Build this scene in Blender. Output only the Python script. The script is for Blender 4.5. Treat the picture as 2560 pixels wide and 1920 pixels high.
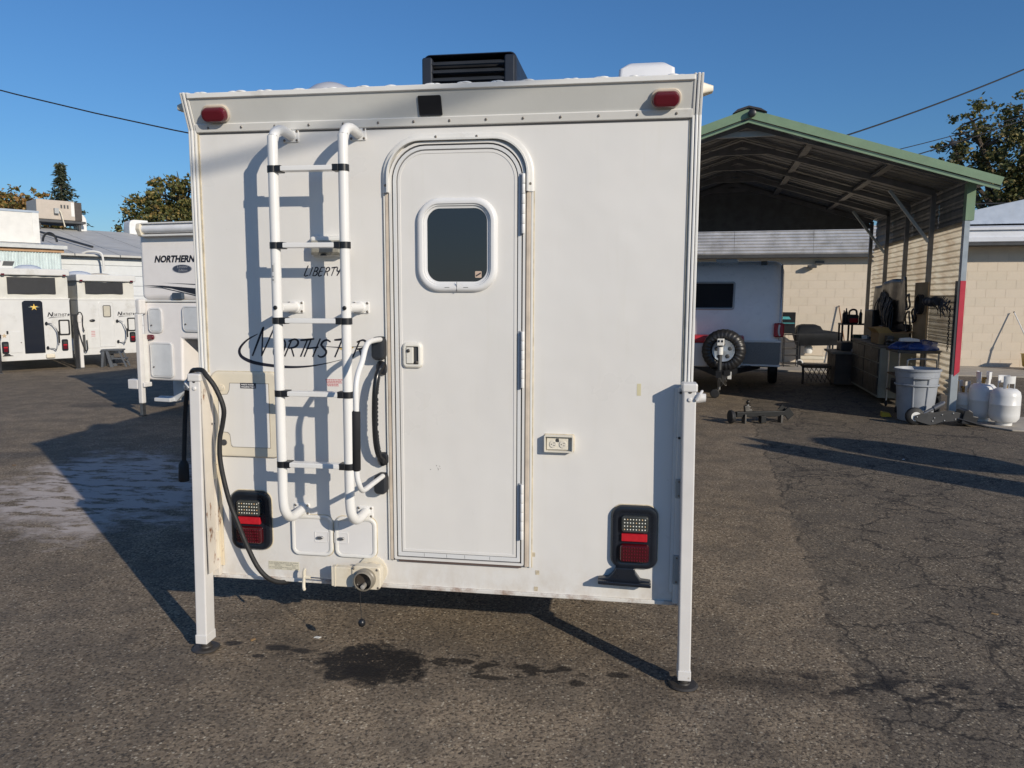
import bpy, bmesh, math, random
from mathutils import Vector, Matrix
R = math.radians
random.seed(7)
for o in list(bpy.data.objects): bpy.data.objects.remove(o)
scene = bpy.context.scene
COL = scene.collection

# ------------------------------------------------------------------ camera
cam_d = bpy.data.cameras.new('camera'); cam = bpy.data.objects.new('camera', cam_d); COL.objects.link(cam)
cam_d.sensor_fit = 'HORIZONTAL'; cam_d.sensor_width = 36; cam_d.lens = 26.17
cam_d.clip_start = .05; cam_d.clip_end = 3000
YAW, PITCH, ROLL = .1463, .1161, .0036
fw = Vector((-math.sin(YAW)*math.cos(PITCH), math.cos(YAW)*math.cos(PITCH), -math.sin(PITCH)))
rt = Vector((math.cos(YAW), math.sin(YAW), 0)); up = rt.cross(fw)
r2 = rt*math.cos(ROLL)+up*math.sin(ROLL); u2 = up*math.cos(ROLL)-rt*math.sin(ROLL)
mw = Matrix((r2, u2, -fw)).transposed().to_4x4(); mw.translation = Vector((.7846, -3.0663, 1.6017))
cam.matrix_world = mw
scene.camera = cam

# ------------------------------------------------------------------ sky, sun, exposure
AZ, EL = R(132.5), R(21.8)          # sun azimuth clockwise from +Y, elevation
w = bpy.data.worlds.new('World'); scene.world = w; w.use_nodes = True
nt = w.node_tree; nt.nodes.clear()
sky = nt.nodes.new('ShaderNodeTexSky'); sky.sky_type = 'NISHITA'; sky.sun_disc = False
sky.sun_elevation = EL; sky.sun_rotation = AZ; sky.altitude = 60; sky.air_density = 1.3; sky.dust_density = .15; sky.ozone_density = 10
bg = nt.nodes.new('ShaderNodeBackground'); bg.inputs[1].default_value = .092
wo = nt.nodes.new('ShaderNodeOutputWorld')
nt.links.new(sky.outputs[0], bg.inputs[0]); nt.links.new(bg.outputs[0], wo.inputs[0])
sl = bpy.data.lights.new('sun', 'SUN'); sl.energy = 3.6; sl.angle = R(.53); sl.color = (1, .90, .75)
so = bpy.data.objects.new('sun', sl); COL.objects.link(so)
sdir = Vector((math.sin(AZ)*math.cos(EL), math.cos(AZ)*math.cos(EL), math.sin(EL)))
so.rotation_euler = (-sdir).to_track_quat('-Z', 'Y').to_euler(); so.location = sdir*50
vs = scene.view_settings; vs.view_transform = 'Standard'; vs.look = 'None'; vs.exposure = 0.17; vs.gamma = 1
try: vs.use_curve_mapping = False
except Exception: pass

# ------------------------------------------------------------------ materials
def lin(h):
    h = h.lstrip('#'); c = [int(h[i:i+2], 16)/255 for i in (0, 2, 4)]
    return tuple(x/12.92 if x <= .04045 else ((x+.055)/1.055)**2.4 for x in c)+(1,)
class NT:
    def __init__(s, name):
        s.m = bpy.data.materials.new(name); s.m.use_nodes = True; s.t = s.m.node_tree
        s.t.nodes.clear(); s.o = s.t.nodes.new('ShaderNodeOutputMaterial')
        s.b = s.t.nodes.new('ShaderNodeBsdfPrincipled'); s.t.links.new(s.b.outputs[0], s.o.inputs[0])
        s.tc = None
    def n(s, t, **k):
        d = s.t.nodes.new(t)
        for a, v in k.items():
            if hasattr(d, a): setattr(d, a, v)
        return d
    def l(s, a, b): s.t.links.new(a, b)
    def co(s, sc=(1, 1, 1), rot=(0, 0, 0), loc=(0, 0, 0)):
        if not s.tc: s.tc = s.n('ShaderNodeTexCoord')
        m = s.n('ShaderNodeMapping'); m.inputs[3].default_value = sc; m.inputs[2].default_value = rot; m.inputs[1].default_value = loc
        s.l(s.tc.outputs['Object'], m.inputs[0]); return m.outputs[0]
    def noise(s, scale, detail=4, rough=.55, co=None, dist=0):
        d = s.n('ShaderNodeTexNoise'); d.inputs['Scale'].default_value = scale; d.inputs['Detail'].default_value = detail
        d.inputs['Roughness'].default_value = rough; d.inputs['Distortion'].default_value = dist
        s.l(co if co is not None else s.co(), d.inputs['Vector']); return d.outputs['Fac']
    def vor(s, scale, feat='F1', co=None, out='Distance', rnd=1):
        d = s.n('ShaderNodeTexVoronoi', feature=feat); d.inputs['Scale'].default_value = scale; d.inputs['Randomness'].default_value = rnd
        s.l(co if co is not None else s.co(), d.inputs['Vector']); return d.outputs[out]
    def ramp(s, f, stops, interp='LINEAR'):
        d = s.n('ShaderNodeValToRGB'); d.color_ramp.interpolation = interp; e = d.color_ramp.elements
        while len(e) < len(stops): e.new(.5)
        for el, (p, c) in zip(e, stops): el.position = p; el.color = c if len(c) == 4 else tuple(c)+(1,)
        s.l(f, d.inputs[0]); return d.outputs[0]
    def step(s, f, a, b): return s.ramp(f, [(a, (0, 0, 0)), (b, (1, 1, 1))] if a < b else [(b, (1, 1, 1)), (a, (0, 0, 0))])
    def mix(s, f, a, b, mode='MIX'):
        d = s.n('ShaderNodeMix', data_type='RGBA', blend_type=mode)
        for i, x in ((0, f), (6, a), (7, b)):
            if isinstance(x, (int, float)): d.inputs[i].default_value = x
            elif isinstance(x, tuple): d.inputs[i].default_value = x if len(x) == 4 else x+(1,)
            else: s.l(x, d.inputs[i])
        return d.outputs[2]
    def math(s, op, a, b=0., c=None):
        d = s.n('ShaderNodeMath', operation=op)
        for i, x in enumerate((a, b) if c is None else (a, b, c)):
            if isinstance(x, (int, float)): d.inputs[i].default_value = x
            else: s.l(x, d.inputs[i])
        return d.outputs[0]
    def bump(s, h, strength=.3, dist=.01):
        d = s.n('ShaderNodeBump'); d.inputs[0].default_value = strength; d.inputs[1].default_value = dist
        s.l(h, d.inputs['Height']); s.l(d.outputs[0], s.b.inputs['Normal'])
    def set(s, **k):
        for a, v in k.items():
            i = s.b.inputs[a.replace('_', ' ')]
            if isinstance(v, (int, float, tuple)): i.default_value = v
            else: s.l(v, i)
        return s
MATS = {}
def mat(name, col, rough=.5, metal=0, var=.08, vs_=6, bump=0, bs=40, dirt=None, ds=2.5, dlo=.55, dhi=.75, spec=.5, coat=0, damt=.6):
    if name in MATS: return MATS[name]
    if isinstance(col, str): col = lin(col)
    elif len(col) == 3: col = tuple(col)+(1,)
    n = NT(name); c = col
    f = n.noise(vs_, 5)
    a = tuple(max(0, x*(1-var)) for x in col[:3])+(1,); b = tuple(min(1, x*(1+var)) for x in col[:3])+(1,)
    c = n.ramp(f, [(.3, a), (.7, b)])
    if dirt is not None:
        if isinstance(dirt, str): dirt = lin(dirt)
        m = n.step(n.noise(ds, 8, .7), dlo, dhi)
        c = n.mix(n.math('MULTIPLY', m, damt), c, dirt)
    r = n.ramp(n.noise(vs_*1.7, 3), [(.3, (rough*.85,)*3), (.7, (min(1, rough*1.15),)*3)])
    n.set(Base_Color=c, Roughness=r, Metallic=metal, Specular_IOR_Level=spec, Coat_Weight=coat)
    if bump: n.bump(n.noise(bs, 3), bump, .004)
    MATS[name] = n.m; return n.m

def mat_camper_white():
    n = NT('camper_gelcoat')
    big = n.noise(1.3, 5, .6); st = n.noise(3, 6, .65, n.co((6, 6, .5)))
    c = n.mix(n.step(big, .35, .7), (.685, .67, .645), (.725, .71, .685))
    c = n.mix(n.math('MULTIPLY', n.step(st, .55, .8), .25), c, (.60, .58, .50))
    sp = n.step(n.vor(38, co=n.co()), .035, .02)
    spk = n.math('MULTIPLY', sp, n.step(n.noise(2.1, 2), .52, .6))
    c = n.mix(n.math('MULTIPLY', spk, .45), c, (.33, .29, .22))
    sep = n.n('ShaderNodeSeparateXYZ'); n.l(n.co(), sep.inputs[0])
    low = n.math('MULTIPLY', n.step(sep.outputs[2], .50, .33), n.step(n.noise(9, 5, .7, n.co((1, 1, .6))), .42, .62))
    c = n.mix(n.math('MULTIPLY', low, .34), c, (.42, .33, .22))
    fine = n.step(n.noise(17, 6, .75, n.co((1, 1, .25))), .66, .80)
    c = n.mix(n.math('MULTIPLY', fine, .28), c, (.45, .41, .33))
    n.set(Base_Color=c, Roughness=n.ramp(big, [(.3, (.24,)*3), (.7, (.40,)*3)]), Specular_IOR_Level=.45)
    n.bump(n.noise(1.7, 3, .5), .42, .035)
    return n.m
def mat_rust(name, base, amt=.58):
    n = NT(name); f = n.noise(9, 9, .72, n.co((1.6, 1.6, .55)))
    c = n.mix(n.step(n.noise(5, 4), .35, .7), base, tuple(x*.86 for x in base[:3])+(1,))
    c = n.mix(n.step(f, amt, amt+.05), c, n.ramp(n.noise(40, 4), [(.3, (.05, .02, .01)), (.7, (.30, .12, .04))]))
    n.set(Base_Color=c, Roughness=.55); return n.m
GA, GB, GC, GD = (.245, .192, .134), (.320, .252, .178), (.185, .146, .105), (.122, .106, .086)
def mat_asphalt():
    n = NT('asphalt'); P = n.co()
    sep = n.n('ShaderNodeSeparateXYZ'); n.l(P, sep.inputs[0]); X, Y = sep.outputs[0], sep.outputs[1]
    def noisec(scale, detail, rough):
        d = n.n('ShaderNodeTexNoise'); d.inputs['Scale'].default_value = scale; d.inputs['Detail'].default_value = detail; d.inputs['Roughness'].default_value = rough
        n.l(P, d.inputs['Vector']); q = n.n('ShaderNodeSeparateColor'); n.l(d.outputs['Color'], q.inputs[0]); return d.outputs['Color'], q.outputs[0], q.outputs[1], q.outputs[2]
    _, big, big2, big3 = noisec(.6, 4, .6)
    mcol, mid, mid2, mid3 = noisec(3.2, 4, .66)
    _, fin, fin2, fin3 = noisec(62, 3, .66)
    c = n.mix(n.step(big, .36, .64), GA, GB)
    c = n.mix(n.math('MULTIPLY', n.step(mid, .44, .66), .5), c, GC)
    # greyer, more cracked surfacing right of the seam
    wob = n.math('MULTIPLY', n.math('SUBTRACT', mid2, .5), .30)
    seam = n.math('ADD', n.math('SUBTRACT', X, n.math('MULTIPLY_ADD', Y, .103, 1.795)), wob)
    side = n.step(n.math('MULTIPLY_ADD', seam, 2.2, .5), .42, .58)
    c = n.mix(n.math('MULTIPLY', side, .55), c, GD)
    # aggregate
    vn = n.n('ShaderNodeTexVoronoi'); vn.inputs['Scale'].default_value = 88; n.l(P, vn.inputs['Vector'])
    vd = vn.outputs['Distance']; vg = n.n('ShaderNodeSeparateColor'); n.l(vn.outputs['Color'], vg.inputs[0])
    stone = n.math('MULTIPLY', n.step(vg.outputs[0], .35, .9), n.step(vd, .62, .28))
    c = n.mix(1.0, c, n.ramp(vg.outputs[2], [(.05, (.50, .48, .47)), (.35, (.80, .79, .78)), (.7, (1.0, 1.0, 1.0)), (.95, (1.0, 1.0, 1.0))]), 'MULTIPLY')
    c = n.mix(n.math('MULTIPLY', stone, .80), c, n.ramp(vg.outputs[1], [(.12, (.05, .044, .040)), (.35, (.19, .155, .11)), (.65, (.42, .33, .215)), (.95, (.68, .60, .46))]))
    c = n.mix(n.math('MULTIPLY', n.step(fin, .47, .36), .85), c, (.030, .027, .024))
    c = n.mix(n.math('MULTIPLY', n.step(mid3, .56, .42), .35), c, (.07, .062, .054))
    # cracks
    sc = n.n('ShaderNodeVectorMath', operation='SCALE'); n.l(mcol, sc.inputs[0]); sc.inputs[3].default_value = .36
    dco = n.n('ShaderNodeVectorMath', operation='ADD'); n.l(P, dco.inputs[0]); n.l(sc.outputs[0], dco.inputs[1])
    k1 = n.step(n.vor(1.5, 'DISTANCE_TO_EDGE', dco.outputs[0]), .020, .005)
    k2 = n.step(n.vor(4.4, 'DISTANCE_TO_EDGE', dco.outputs[0]), .024, .007)
    k1 = n.math('MULTIPLY', k1, n.math('MULTIPLY', n.math('MULTIPLY_ADD', side, .75, .12), n.step(big2, .34, .48)))
    k2 = n.math('MULTIPLY', k2, n.math('MULTIPLY', n.math('MULTIPLY', side, .95), n.step(big3, .40, .50)))
    ks = n.math('MULTIPLY', n.step(n.math('ABSOLUTE', seam), .017, .005), n.math('MULTIPLY', n.step(mid3, .40, .56), .8))
    k = n.math('MAXIMUM', n.math('MAXIMUM', k1, k2), ks)
    c = n.mix(n.math('MULTIPLY', k, .9), c, (.022, .020, .019))
    # spots
    def ell(x, y, a, b, nz, amp, lo, hi, rot=0):
        cx, cy = math.cos(rot), math.sin(rot)
        dx = n.math('SUBTRACT', X, x); dy = n.math('SUBTRACT', Y, y)
        ux = n.math('ADD', n.math('MULTIPLY', dx, cx/a), n.math('MULTIPLY', dy, cy/a))
        uy = n.math('ADD', n.math('MULTIPLY', dx, -cy/b), n.math('MULTIPLY', dy, cx/b))
        r = n.math('SQRT', n.math('ADD', n.math('MULTIPLY', ux, ux), n.math('MULTIPLY', uy, uy)))
        r = n.math('ADD', r, n.math('MULTIPLY', n.math('SUBTRACT', nz, .5), amp))
        return n.step(n.math('MULTIPLY', r, .5), hi*.5, lo*.5)
    sn = n.noise(8, 4, .65)
    oil = n.math('MULTIPLY', ell(-.275, -.085, .265, .195, sn, 1.5, .80, 1.0), n.step(fin2, .27, .42))
    core = ell(-.29, -.15, .19, .10, sn, .9, .45, 1.0)
    sp2 = n.noise(6.5, 3, .6, n.co((1, 1.9, 1)))
    spots = n.math('MULTIPLY', ell(.0, -.035, 1.0, .14, mid, .5, .6, 1.0), n.step(sp2, .555, .60))
    trail = n.math('MULTIPLY', ell(2.0, .03, 1.2, .15, mid, .6, .5, 1.1), n.step(sp2, .50, .57))
    for (x, y, a, b) in ((-.75, -.005, .075, .038), (-.62, -.014, .060, .028), (-.80, -.09, .035, .02), (-.97, .01, .06, .03), (.116, -.003, .09, .028), (.02, -.0, .04, .02), (.40, -.013, .085, .036), (.254, -.122, .13, .022), (.63, -.114, .045, .032), (.56, .0, .05, .025), (.80, -.02, .06, .03)):
        spots = n.math('MAXIMUM', spots, ell(x, y, a, b, sn, 1.6, .6, 1.0))
    fy = n.math('ABSOLUTE', n.math('SUBTRACT', Y, n.math('MULTIPLY_ADD', mid2, .34, -.165)))
    run = n.math('MULTIPLY', n.step(fy, .050, .022), n.math('MULTIPLY', n.step(sn, .40, .50), n.math('MULTIPLY', n.step(X, 1.15, 1.35), n.step(X, 3.4, 2.9))))
    trail = n.math('MAXIMUM', trail, run)
    wet = ell(1.40, .01, .46, .13, sn, 1.3, .3, 1.1)
    man = ell(-6.9, 6.8, .42, .30, mid, .3, .75, 1.0)
    d = n.math('MAXIMUM', n.math('MAXIMUM', n.math('MULTIPLY', oil, .93), n.math('MULTIPLY', core, .97)), n.math('MAXIMUM', n.math('MULTIPLY', spots, .8), n.math('MAXIMUM', n.math('MULTIPLY', trail, .82), n.math('MULTIPLY', wet, .6))))
    d = n.math('MAXIMUM', d, n.math('MAXIMUM', n.math('MULTIPLY', man, .4), n.math('MULTIPLY', n.step(mid3, .64, .72), .25)))
    c = n.mix(d, c, (.013, .012, .012))
    # pale dried spill
    st = n.noise(3.0, 5, .72, n.co((1, 2.6, 1), rot=(0, 0, R(-14))))
    sp = n.math('MULTIPLY', ell(-3.45, 2.55, 1.75, 1.05, mid2, 1.2, .6, .95, rot=R(125)), n.step(st, .42, .50))
    c = n.mix(n.math('MULTIPLY', sp, .82), c, (.55, .485, .445))
    n.set(Base_Color=c, Roughness=n.ramp(d, [(0, (.9,)*3), (1, (.62,)*3)]), Specular_IOR_Level=.25)
    n.bump(n.math('ADD', n.math('MULTIPLY', vd, -.3), fin3), .55, .006); return n.m
def mat_corr_trans():
    n = NT('fibreglass_sheet'); f = n.noise(2.2, 6, .65); c = n.mix(n.step(f, .35, .72), (.64, .585, .47), (.42, .325, .225))
    n.b.inputs['Base Color'].default_value = (1, 1, 1, 1); n.l(c, n.b.inputs['Base Color']); n.set(Roughness=.55)
    t = n.n('ShaderNodeBsdfTranslucent'); n.l(c, t.inputs[0]); ms = n.n('ShaderNodeMixShader'); ms.inputs[0].default_value = .62
    n.l(n.b.outputs[0], ms.inputs[1]); n.l(t.outputs[0], ms.inputs[2]); n.l(ms.outputs[0], n.o.inputs[0]); return n.m
def mat_leaf(name, stops, trans=.35):
    n = NT(name); g = n.n('ShaderNodeNewGeometry'); c = n.ramp(g.outputs['Random Per Island'], stops)
    n.set(Base_Color=c, Roughness=.5, Specular_IOR_Level=.3)
    t = n.n('ShaderNodeBsdfTranslucent'); n.l(c, t.inputs[0]); ms = n.n('ShaderNodeMixShader'); ms.inputs[0].default_value = trans
    n.l(n.b.outputs[0], ms.inputs[1]); n.l(t.outputs[0], ms.inputs[2]); n.l(ms.outputs[0], n.o.inputs[0]); return n.m
def mat_glass(name, col, rough=.05):
    n = NT(name); n.set(Base_Color=col, Roughness=rough, Specular_IOR_Level=.6, Coat_Weight=.3, Coat_Roughness=.03); return n.m

WHITE = mat_camper_white()
TRIM = mat('white_trim', (.70, .69, .66), .35, var=.05, dirt='#8d8674', ds=4, dlo=.6, dhi=.8, damt=.5)
ALU = mat('painted_metal', (.74, .735, .72), .33, var=.03)
CREAM = mat('cream_plastic', (.69, .63, .51), .45, var=.06, dirt='#a08a63', ds=3)
BEIGE = mat('old_sealant', (.56, .48, .39), .6, var=.15, vs_=14)
BLACK = mat('black_plastic', (.012, .013, .016), .4, var=.25)
RUBBER = mat('black_rubber', (.016, .016, .017), .62, var=.3, vs_=20)
FOAM = mat('black_foam', (.012, .012, .014), .9, var=.3, bump=.3, bs=300)
DGREY = mat('dark_grey', (.05, .052, .056), .5, var=.2)
STEEL = mat('steel', (.42, .42, .42), .38, metal=1, var=.2, vs_=15)
DSTEEL = mat('dark_steel', (.10, .095, .09), .5, metal=.8, var=.35, vs_=15)
SCREW = mat('screw_metal', (.20, .18, .16), .45, metal=.8, var=.3, vs_=60)
REDLENS = mat_glass('red_lens', (.105, .006, .014, 1), .2)
REDREF = mat('red_reflector', (.46, .015, .025), .22, var=.12, vs_=60)
INK = mat('ink_black', (.012, .012, .022), .5, var=.2)
RED = mat('red_paint', (.45, .03, .045), .45, var=.12)
GLASSD = mat_glass('dark_glass', (.022, .025, .031, 1), .07)
RUSTY = mat_rust('rusty_white', (.66, .61, .54, 1), .59)
LEGW = mat('leg_white', (.66, .645, .63), .4, var=.05, dirt='#7a6a55', ds=14, dlo=.66, dhi=.70)
GALV = mat('galvanised', (.55, .56, .57), .42, metal=.55, var=.18, vs_=8)

# ------------------------------------------------------------------ mesh helpers
class MB:
    def __init__(s): s.v = []; s.f = []
    def add(s, vs, fs):
        b = len(s.v); s.v += [tuple(p) for p in vs]; s.f += [tuple(i+b for i in f) for f in fs]; return s
    def box(s, x0, y0, z0, x1, y1, z1):
        return s.add([(x0, y0, z0), (x1, y0, z0), (x1, y1, z0), (x0, y1, z0), (x0, y0, z1), (x1, y0, z1), (x1, y1, z1), (x0, y1, z1)],
                     [(0, 3, 2, 1), (4, 5, 6, 7), (0, 1, 5, 4), (1, 2, 6, 5), (2, 3, 7, 6), (3, 0, 4, 7)])
    def beam(s, a, b, w, h=None, upv=(0, 0, 1)):
        a, b = Vector(a), Vector(b); h = h or w; d = (b-a).normalized(); u = Vector(upv)
        if abs(d.dot(u)) > .97: u = Vector((0, 1, 0))
        x = d.cross(u).normalized(); y = x.cross(d)
        vs = [p+x*i*w/2+y*j*h/2 for p in (a, b) for i, j in ((-1, -1), (1, -1), (1, 1), (-1, 1))]
        return s.add(vs, [(0, 3, 2, 1), (4, 5, 6, 7), (0, 1, 5, 4), (1, 2, 6, 5), (2, 3, 7, 6), (3, 0, 4, 7)])
    def prism(s, poly, ax, a, b):
        n = len(poly)
        def P(p, t): return {'y': (p[0], t, p[1]), 'x': (t, p[0], p[1]), 'z': (p[0], p[1], t)}[ax]
        vs = [P(p, a) for p in poly]+[P(p, b) for p in poly]
        return s.add(vs, [tuple(range(n)), tuple(range(2*n-1, n-1, -1))]+[(i, (i+1) % n, n+(i+1) % n, n+i) for i in range(n)])
    def loft(s, rings, cap0=False, cap1=False, closed=True):
        n = len(rings[0]); vs = [p for r in rings for p in r]; fs = []
        for k in range(len(rings)-1):
            for i in range(n if closed else n-1):
                j = (i+1) % n; fs.append((k*n+i, k*n+j, (k+1)*n+j, (k+1)*n+i))
        if cap0: fs.append(tuple(range(n-1, -1, -1)))
        if cap1: fs.append(tuple(range((len(rings)-1)*n, len(rings)*n)))
        return s.add(vs, fs)
    def tube(s, pts, r, n=12, cap=True, closed=False):
        pts = [Vector(p) for p in pts]; m = len(pts)
        rs = r if isinstance(r, (list, tuple)) else [r]*m
        tan = []
        for i in range(m):
            a = pts[i-1] if (i > 0 or closed) else pts[i]; b = pts[(i+1) % m] if (i < m-1 or closed) else pts[i]
            tan.append((b-a).normalized())
        u = tan[0].orthogonal().normalized(); rings = []
        for i in range(m):
            u = (u-tan[i]*u.dot(tan[i]))
            if u.length < 1e-6: u = tan[i].orthogonal()
            u.normalize(); w_ = tan[i].cross(u)
            rings.append([pts[i]+(u*math.cos(2*math.pi*k/n)+w_*math.sin(2*math.pi*k/n))*rs[i] for k in range(n)])
        if closed: rings.append(rings[0])
        return s.loft(rings, cap and not closed, cap and not closed)
    def lathe(s, prof, c=(0, 0, 0), ax='z', n=24, cap=True):
        rings = []
        for r, h in prof:
            ring = []
            for k in range(n):
                a = 2*math.pi*k/n; x, y = max(r, 1e-5)*math.cos(a), max(r, 1e-5)*math.sin(a)
                p = {'z': (x, y, h), 'y': (x, h, -y), 'x': (h, x, y)}[ax]
                ring.append((c[0]+p[0], c[1]+p[1], c[2]+p[2]))
            rings.append(ring)
        return s.loft(rings, cap, cap)
    def ball(s, c, r, n=14, sz=(1, 1, 1)):
        rings = []
        for i in range(n//2+1):
            t = math.pi*i/(n//2)
            rings.append([(c[0]+sz[0]*r*max(math.sin(t), 1e-4)*math.cos(2*math.pi*k/n), c[1]+sz[1]*r*max(math.sin(t), 1e-4)*math.sin(2*math.pi*k/n), c[2]+sz[2]*r*math.cos(t)) for k in range(n)])
        return s.loft(rings, True, True)
    def mould(s, x0, z0, x1, z1, r, prof, cap=False, n=8):
        # rounded-rect rings in an XZ plane: prof = (inset, y)
        rings = []
        rl = r if isinstance(r, (list, tuple)) else [r]*4
        if cap: prof = list(prof)+[(prof[-1][0]+.0012, prof[-1][1])]
        for i, y in prof:
            rings.append([(x, y, z) for x, z in rr(x0+i, z0+i, x1-i, z1-i, [max(q-i, .001) for q in rl], n)])
        return s.loft(rings, False, cap)
    def ribbon(s, pts, wd, y, th=.0015):
        # flat stroke in XZ plane; wd scalar or list
        P = [Vector((p[0], 0, p[1])) for p in pts]; m = len(P); ws = wd if isinstance(wd, (list, tuple)) else [wd]*m
        L = []; Rr = []
        for i in range(m):
            d = (P[min(i+1, m-1)]-P[max(i-1, 0)])
            d = d.normalized() if d.length > 1e-9 else Vector((1, 0, 0))
            nn = Vector((-d.z, 0, d.x))*ws[i]/2; L.append(P[i]+nn); Rr.append(P[i]-nn)
        rings = []
        for i in range(m): rings.append([(L[i].x, y, L[i].z), (Rr[i].x, y, Rr[i].z), (Rr[i].x, y-th, Rr[i].z), (L[i].x, y-th, L[i].z)])
        return s.loft(rings, True, True)
    def mesh(s, name, smooth=30, recalc=True):
        me = bpy.data.meshes.new(name); me.from_pydata(s.v, [], s.f)
        if recalc:
            bm = bmesh.new(); bm.from_mesh(me); bmesh.ops.recalc_face_normals(bm, faces=bm.faces); bm.to_mesh(me); bm.free()
        if smooth:
            me.polygons.foreach_set('use_smooth', [True]*len(me.polygons))
            try: me.set_sharp_from_angle(angle=R(smooth))
            except Exception: pass
        me.update(); return me
    def build(s, name, m, parent=None, smooth=30, bevel=0, seg=2, label=None, recalc=True):
        o = bpy.data.objects.new(name, s.mesh(name, smooth, recalc)); COL.objects.link(o)
        if m: o.data.materials.append(m)
        o.parent = parent
        if bevel:
            b = o.modifiers.new('bevel', 'BEVEL'); b.width = bevel; b.segments = seg; b.limit_method = 'ANGLE'; b.angle_limit = R(35)
            b.harden_normals = False
        if label: o['label'] = label
        return o
def rr(x0, z0, x1, z1, r, n=8):
    r = r if isinstance(r, (list, tuple)) else [r]*4      # bl br tr tl
    out = []
    for (cx, cz, q, a0) in ((x0, z0, r[0], 180), (x1, z0, r[1], 270), (x1, z1, r[2], 0), (x0, z1, r[3], 90)):
        sx = cx+q if cx == x0 else cx-q; sz = cz+q if cz == z0 else cz-q
        for k in range(n+1):
            a = R(a0+90*k/n); out.append((sx+q*math.cos(a), sz+q*math.sin(a)))
    return out
def smoothpath(pts, k=6):
    P = [Vector(p) for p in pts]; out = []
    for i in range(len(P)-1):
        p0 = P[max(i-1, 0)]; p1 = P[i]; p2 = P[i+1]; p3 = P[min(i+2, len(P)-1)]
        for j in range(k):
            t = j/k; out.append(.5*((2*p1)+(p2-p0)*t+(2*p0-5*p1+4*p2-p3)*t*t+(3*p1-p0-3*p2+p3)*t**3))
    out.append(P[-1]); return out
def thing(name, label, cat, loc=(0, 0, 0), rz=0, group=None):
    o = bpy.data.objects.new(name, None); COL.objects.link(o); o.empty_display_size = .1
    o.location = loc; o.rotation_euler = (0, 0, rz); o['label'] = label; o['category'] = cat
    if group: o['group'] = group
    return o
def tag(o, label, cat, group=None, loc=None, rz=None):
    o['label'] = label; o['category'] = cat
    if group: o['group'] = group
    if loc is not None: o.location = loc
    if rz is not None: o.rotation_euler = (0, 0, rz)
    return o
def struct(o, kind='structure'): o['kind'] = kind; return o
def inst(name, me, parent, loc=(0, 0, 0), rot=(0, 0, 0), m=None):
    o = bpy.data.objects.new(name, me); COL.objects.link(o); o.parent = parent; o.location = loc; o.rotation_euler = rot
    return o
def meshof(mb, name, m, smooth=30):
    me = mb.mesh(name, smooth); me.materials.append(m); return me
def text(name, body, m, parent, loc, size, rot=(R(90), 0, 0), shear=0, bold=0, ext=.0008, align='LEFT', sx=1):
    cu = bpy.data.curves.new(name, 'FONT'); cu.body = body; cu.size = size; cu.shear = shear; cu.offset = bold; cu.extrude = ext; cu.align_x = align; cu.resolution_u = 3
    t = bpy.data.objects.new(name+'_tmp', cu); COL.objects.link(t)
    dg = bpy.context.evaluated_depsgraph_get(); me = bpy.data.meshes.new_from_object(t.evaluated_get(dg)); bpy.data.objects.remove(t)
    me.materials.clear(); me.materials.append(m)
    o = bpy.data.objects.new(name, me); COL.objects.link(o); o.parent = parent; o.location = loc; o.rotation_euler = rot; o.scale = (sx, 1, 1); return o

# ------------------------------------------------------------------ ground
ASPH = mat_asphalt()
g = MB()
xs = [-400, -60, -20, -8, -3, 0, 3, 8, 20, 60, 400]
for i in range(10):
    for j in range(10): g.add([(xs[i], xs[j], 0), (xs[i+1], xs[j], 0), (xs[i+1], xs[j+1], 0), (xs[i], xs[j+1], 0)], [(0, 1, 2, 3)])
struct(g.build('asphalt_ground', ASPH, smooth=0))

# ------------------------------------------------------------------ main truck camper (rear wall on y=0, facing -y)
K = thing('truck_camper', 'large white truck camper with rear door and ladder, standing on four jack legs', 'truck camper')
prof = [(0, .334), (0, 2.30), (-.05, 2.425), (.05, 2.432), (3.7, 2.46), (4.6, 2.40), (4.75, 2.1), (4.6, 1.62), (2.75, 1.60), (2.75, .95), (.38, .95), (.38, .334)]
MB().prism(prof, 'x', -1.06, 1.06).build('body_shell', WHITE, K, smooth=0)
MB().box(-.62, .385, .36, .62, 2.74, .947).build('lower_body', WHITE, K, smooth=0)
# tilted top band, riveted strip, roof edge
bz = lambda z: -.004-.05*(z-2.30)/.125
b = MB(); b.prism([(bz(2.318)-.001, 2.318), (bz(2.424)-.002, 2.424), (bz(2.424)+.02, 2.424), (bz(2.318)+.02, 2.318)], 'x', -1.034, 1.036)
BAND = mat('shaded_band', (.60, .60, .575), .4, var=.05, vs_=3, bump=.12, bs=22)  # greyer than the wall: shade of the downward tilt put into the colour
b.build('top_band', BAND, K, smooth=0)
b = MB().prism([(-.003, 2.294), (-.012, 2.297), (-.022, 2.326), (-.016, 2.330), (.01, 2.33), (.01, 2.294)], 'x', -1.035, 1.037)
b.build('riveted_strip', TRIM, K, smooth=0, bevel=.0015)
rv = meshof(MB().lathe([(.0055, .0), (.0055, -.002), (.003, -.004), (.0001, -.0045)], ax='y', n=8), 'screw', SCREW)
for i in range(14): inst('screw', rv, K, (-.976+.1502*i, -.0165, 2.3125))
b = MB().prism([(-.056, 2.422), (-.066, 2.424), (-.066, 2.443), (-.05, 2.447), (.06, 2.449), (.06, 2.428)], 'x', -1.04, 1.04)
b.build('roof_edge', TRIM, K, smooth=0, bevel=.002)
SEAL = mat('roof_sealant', (.76, .76, .75), .55, var=.06, vs_=30, bump=.5, bs=60)
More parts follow.
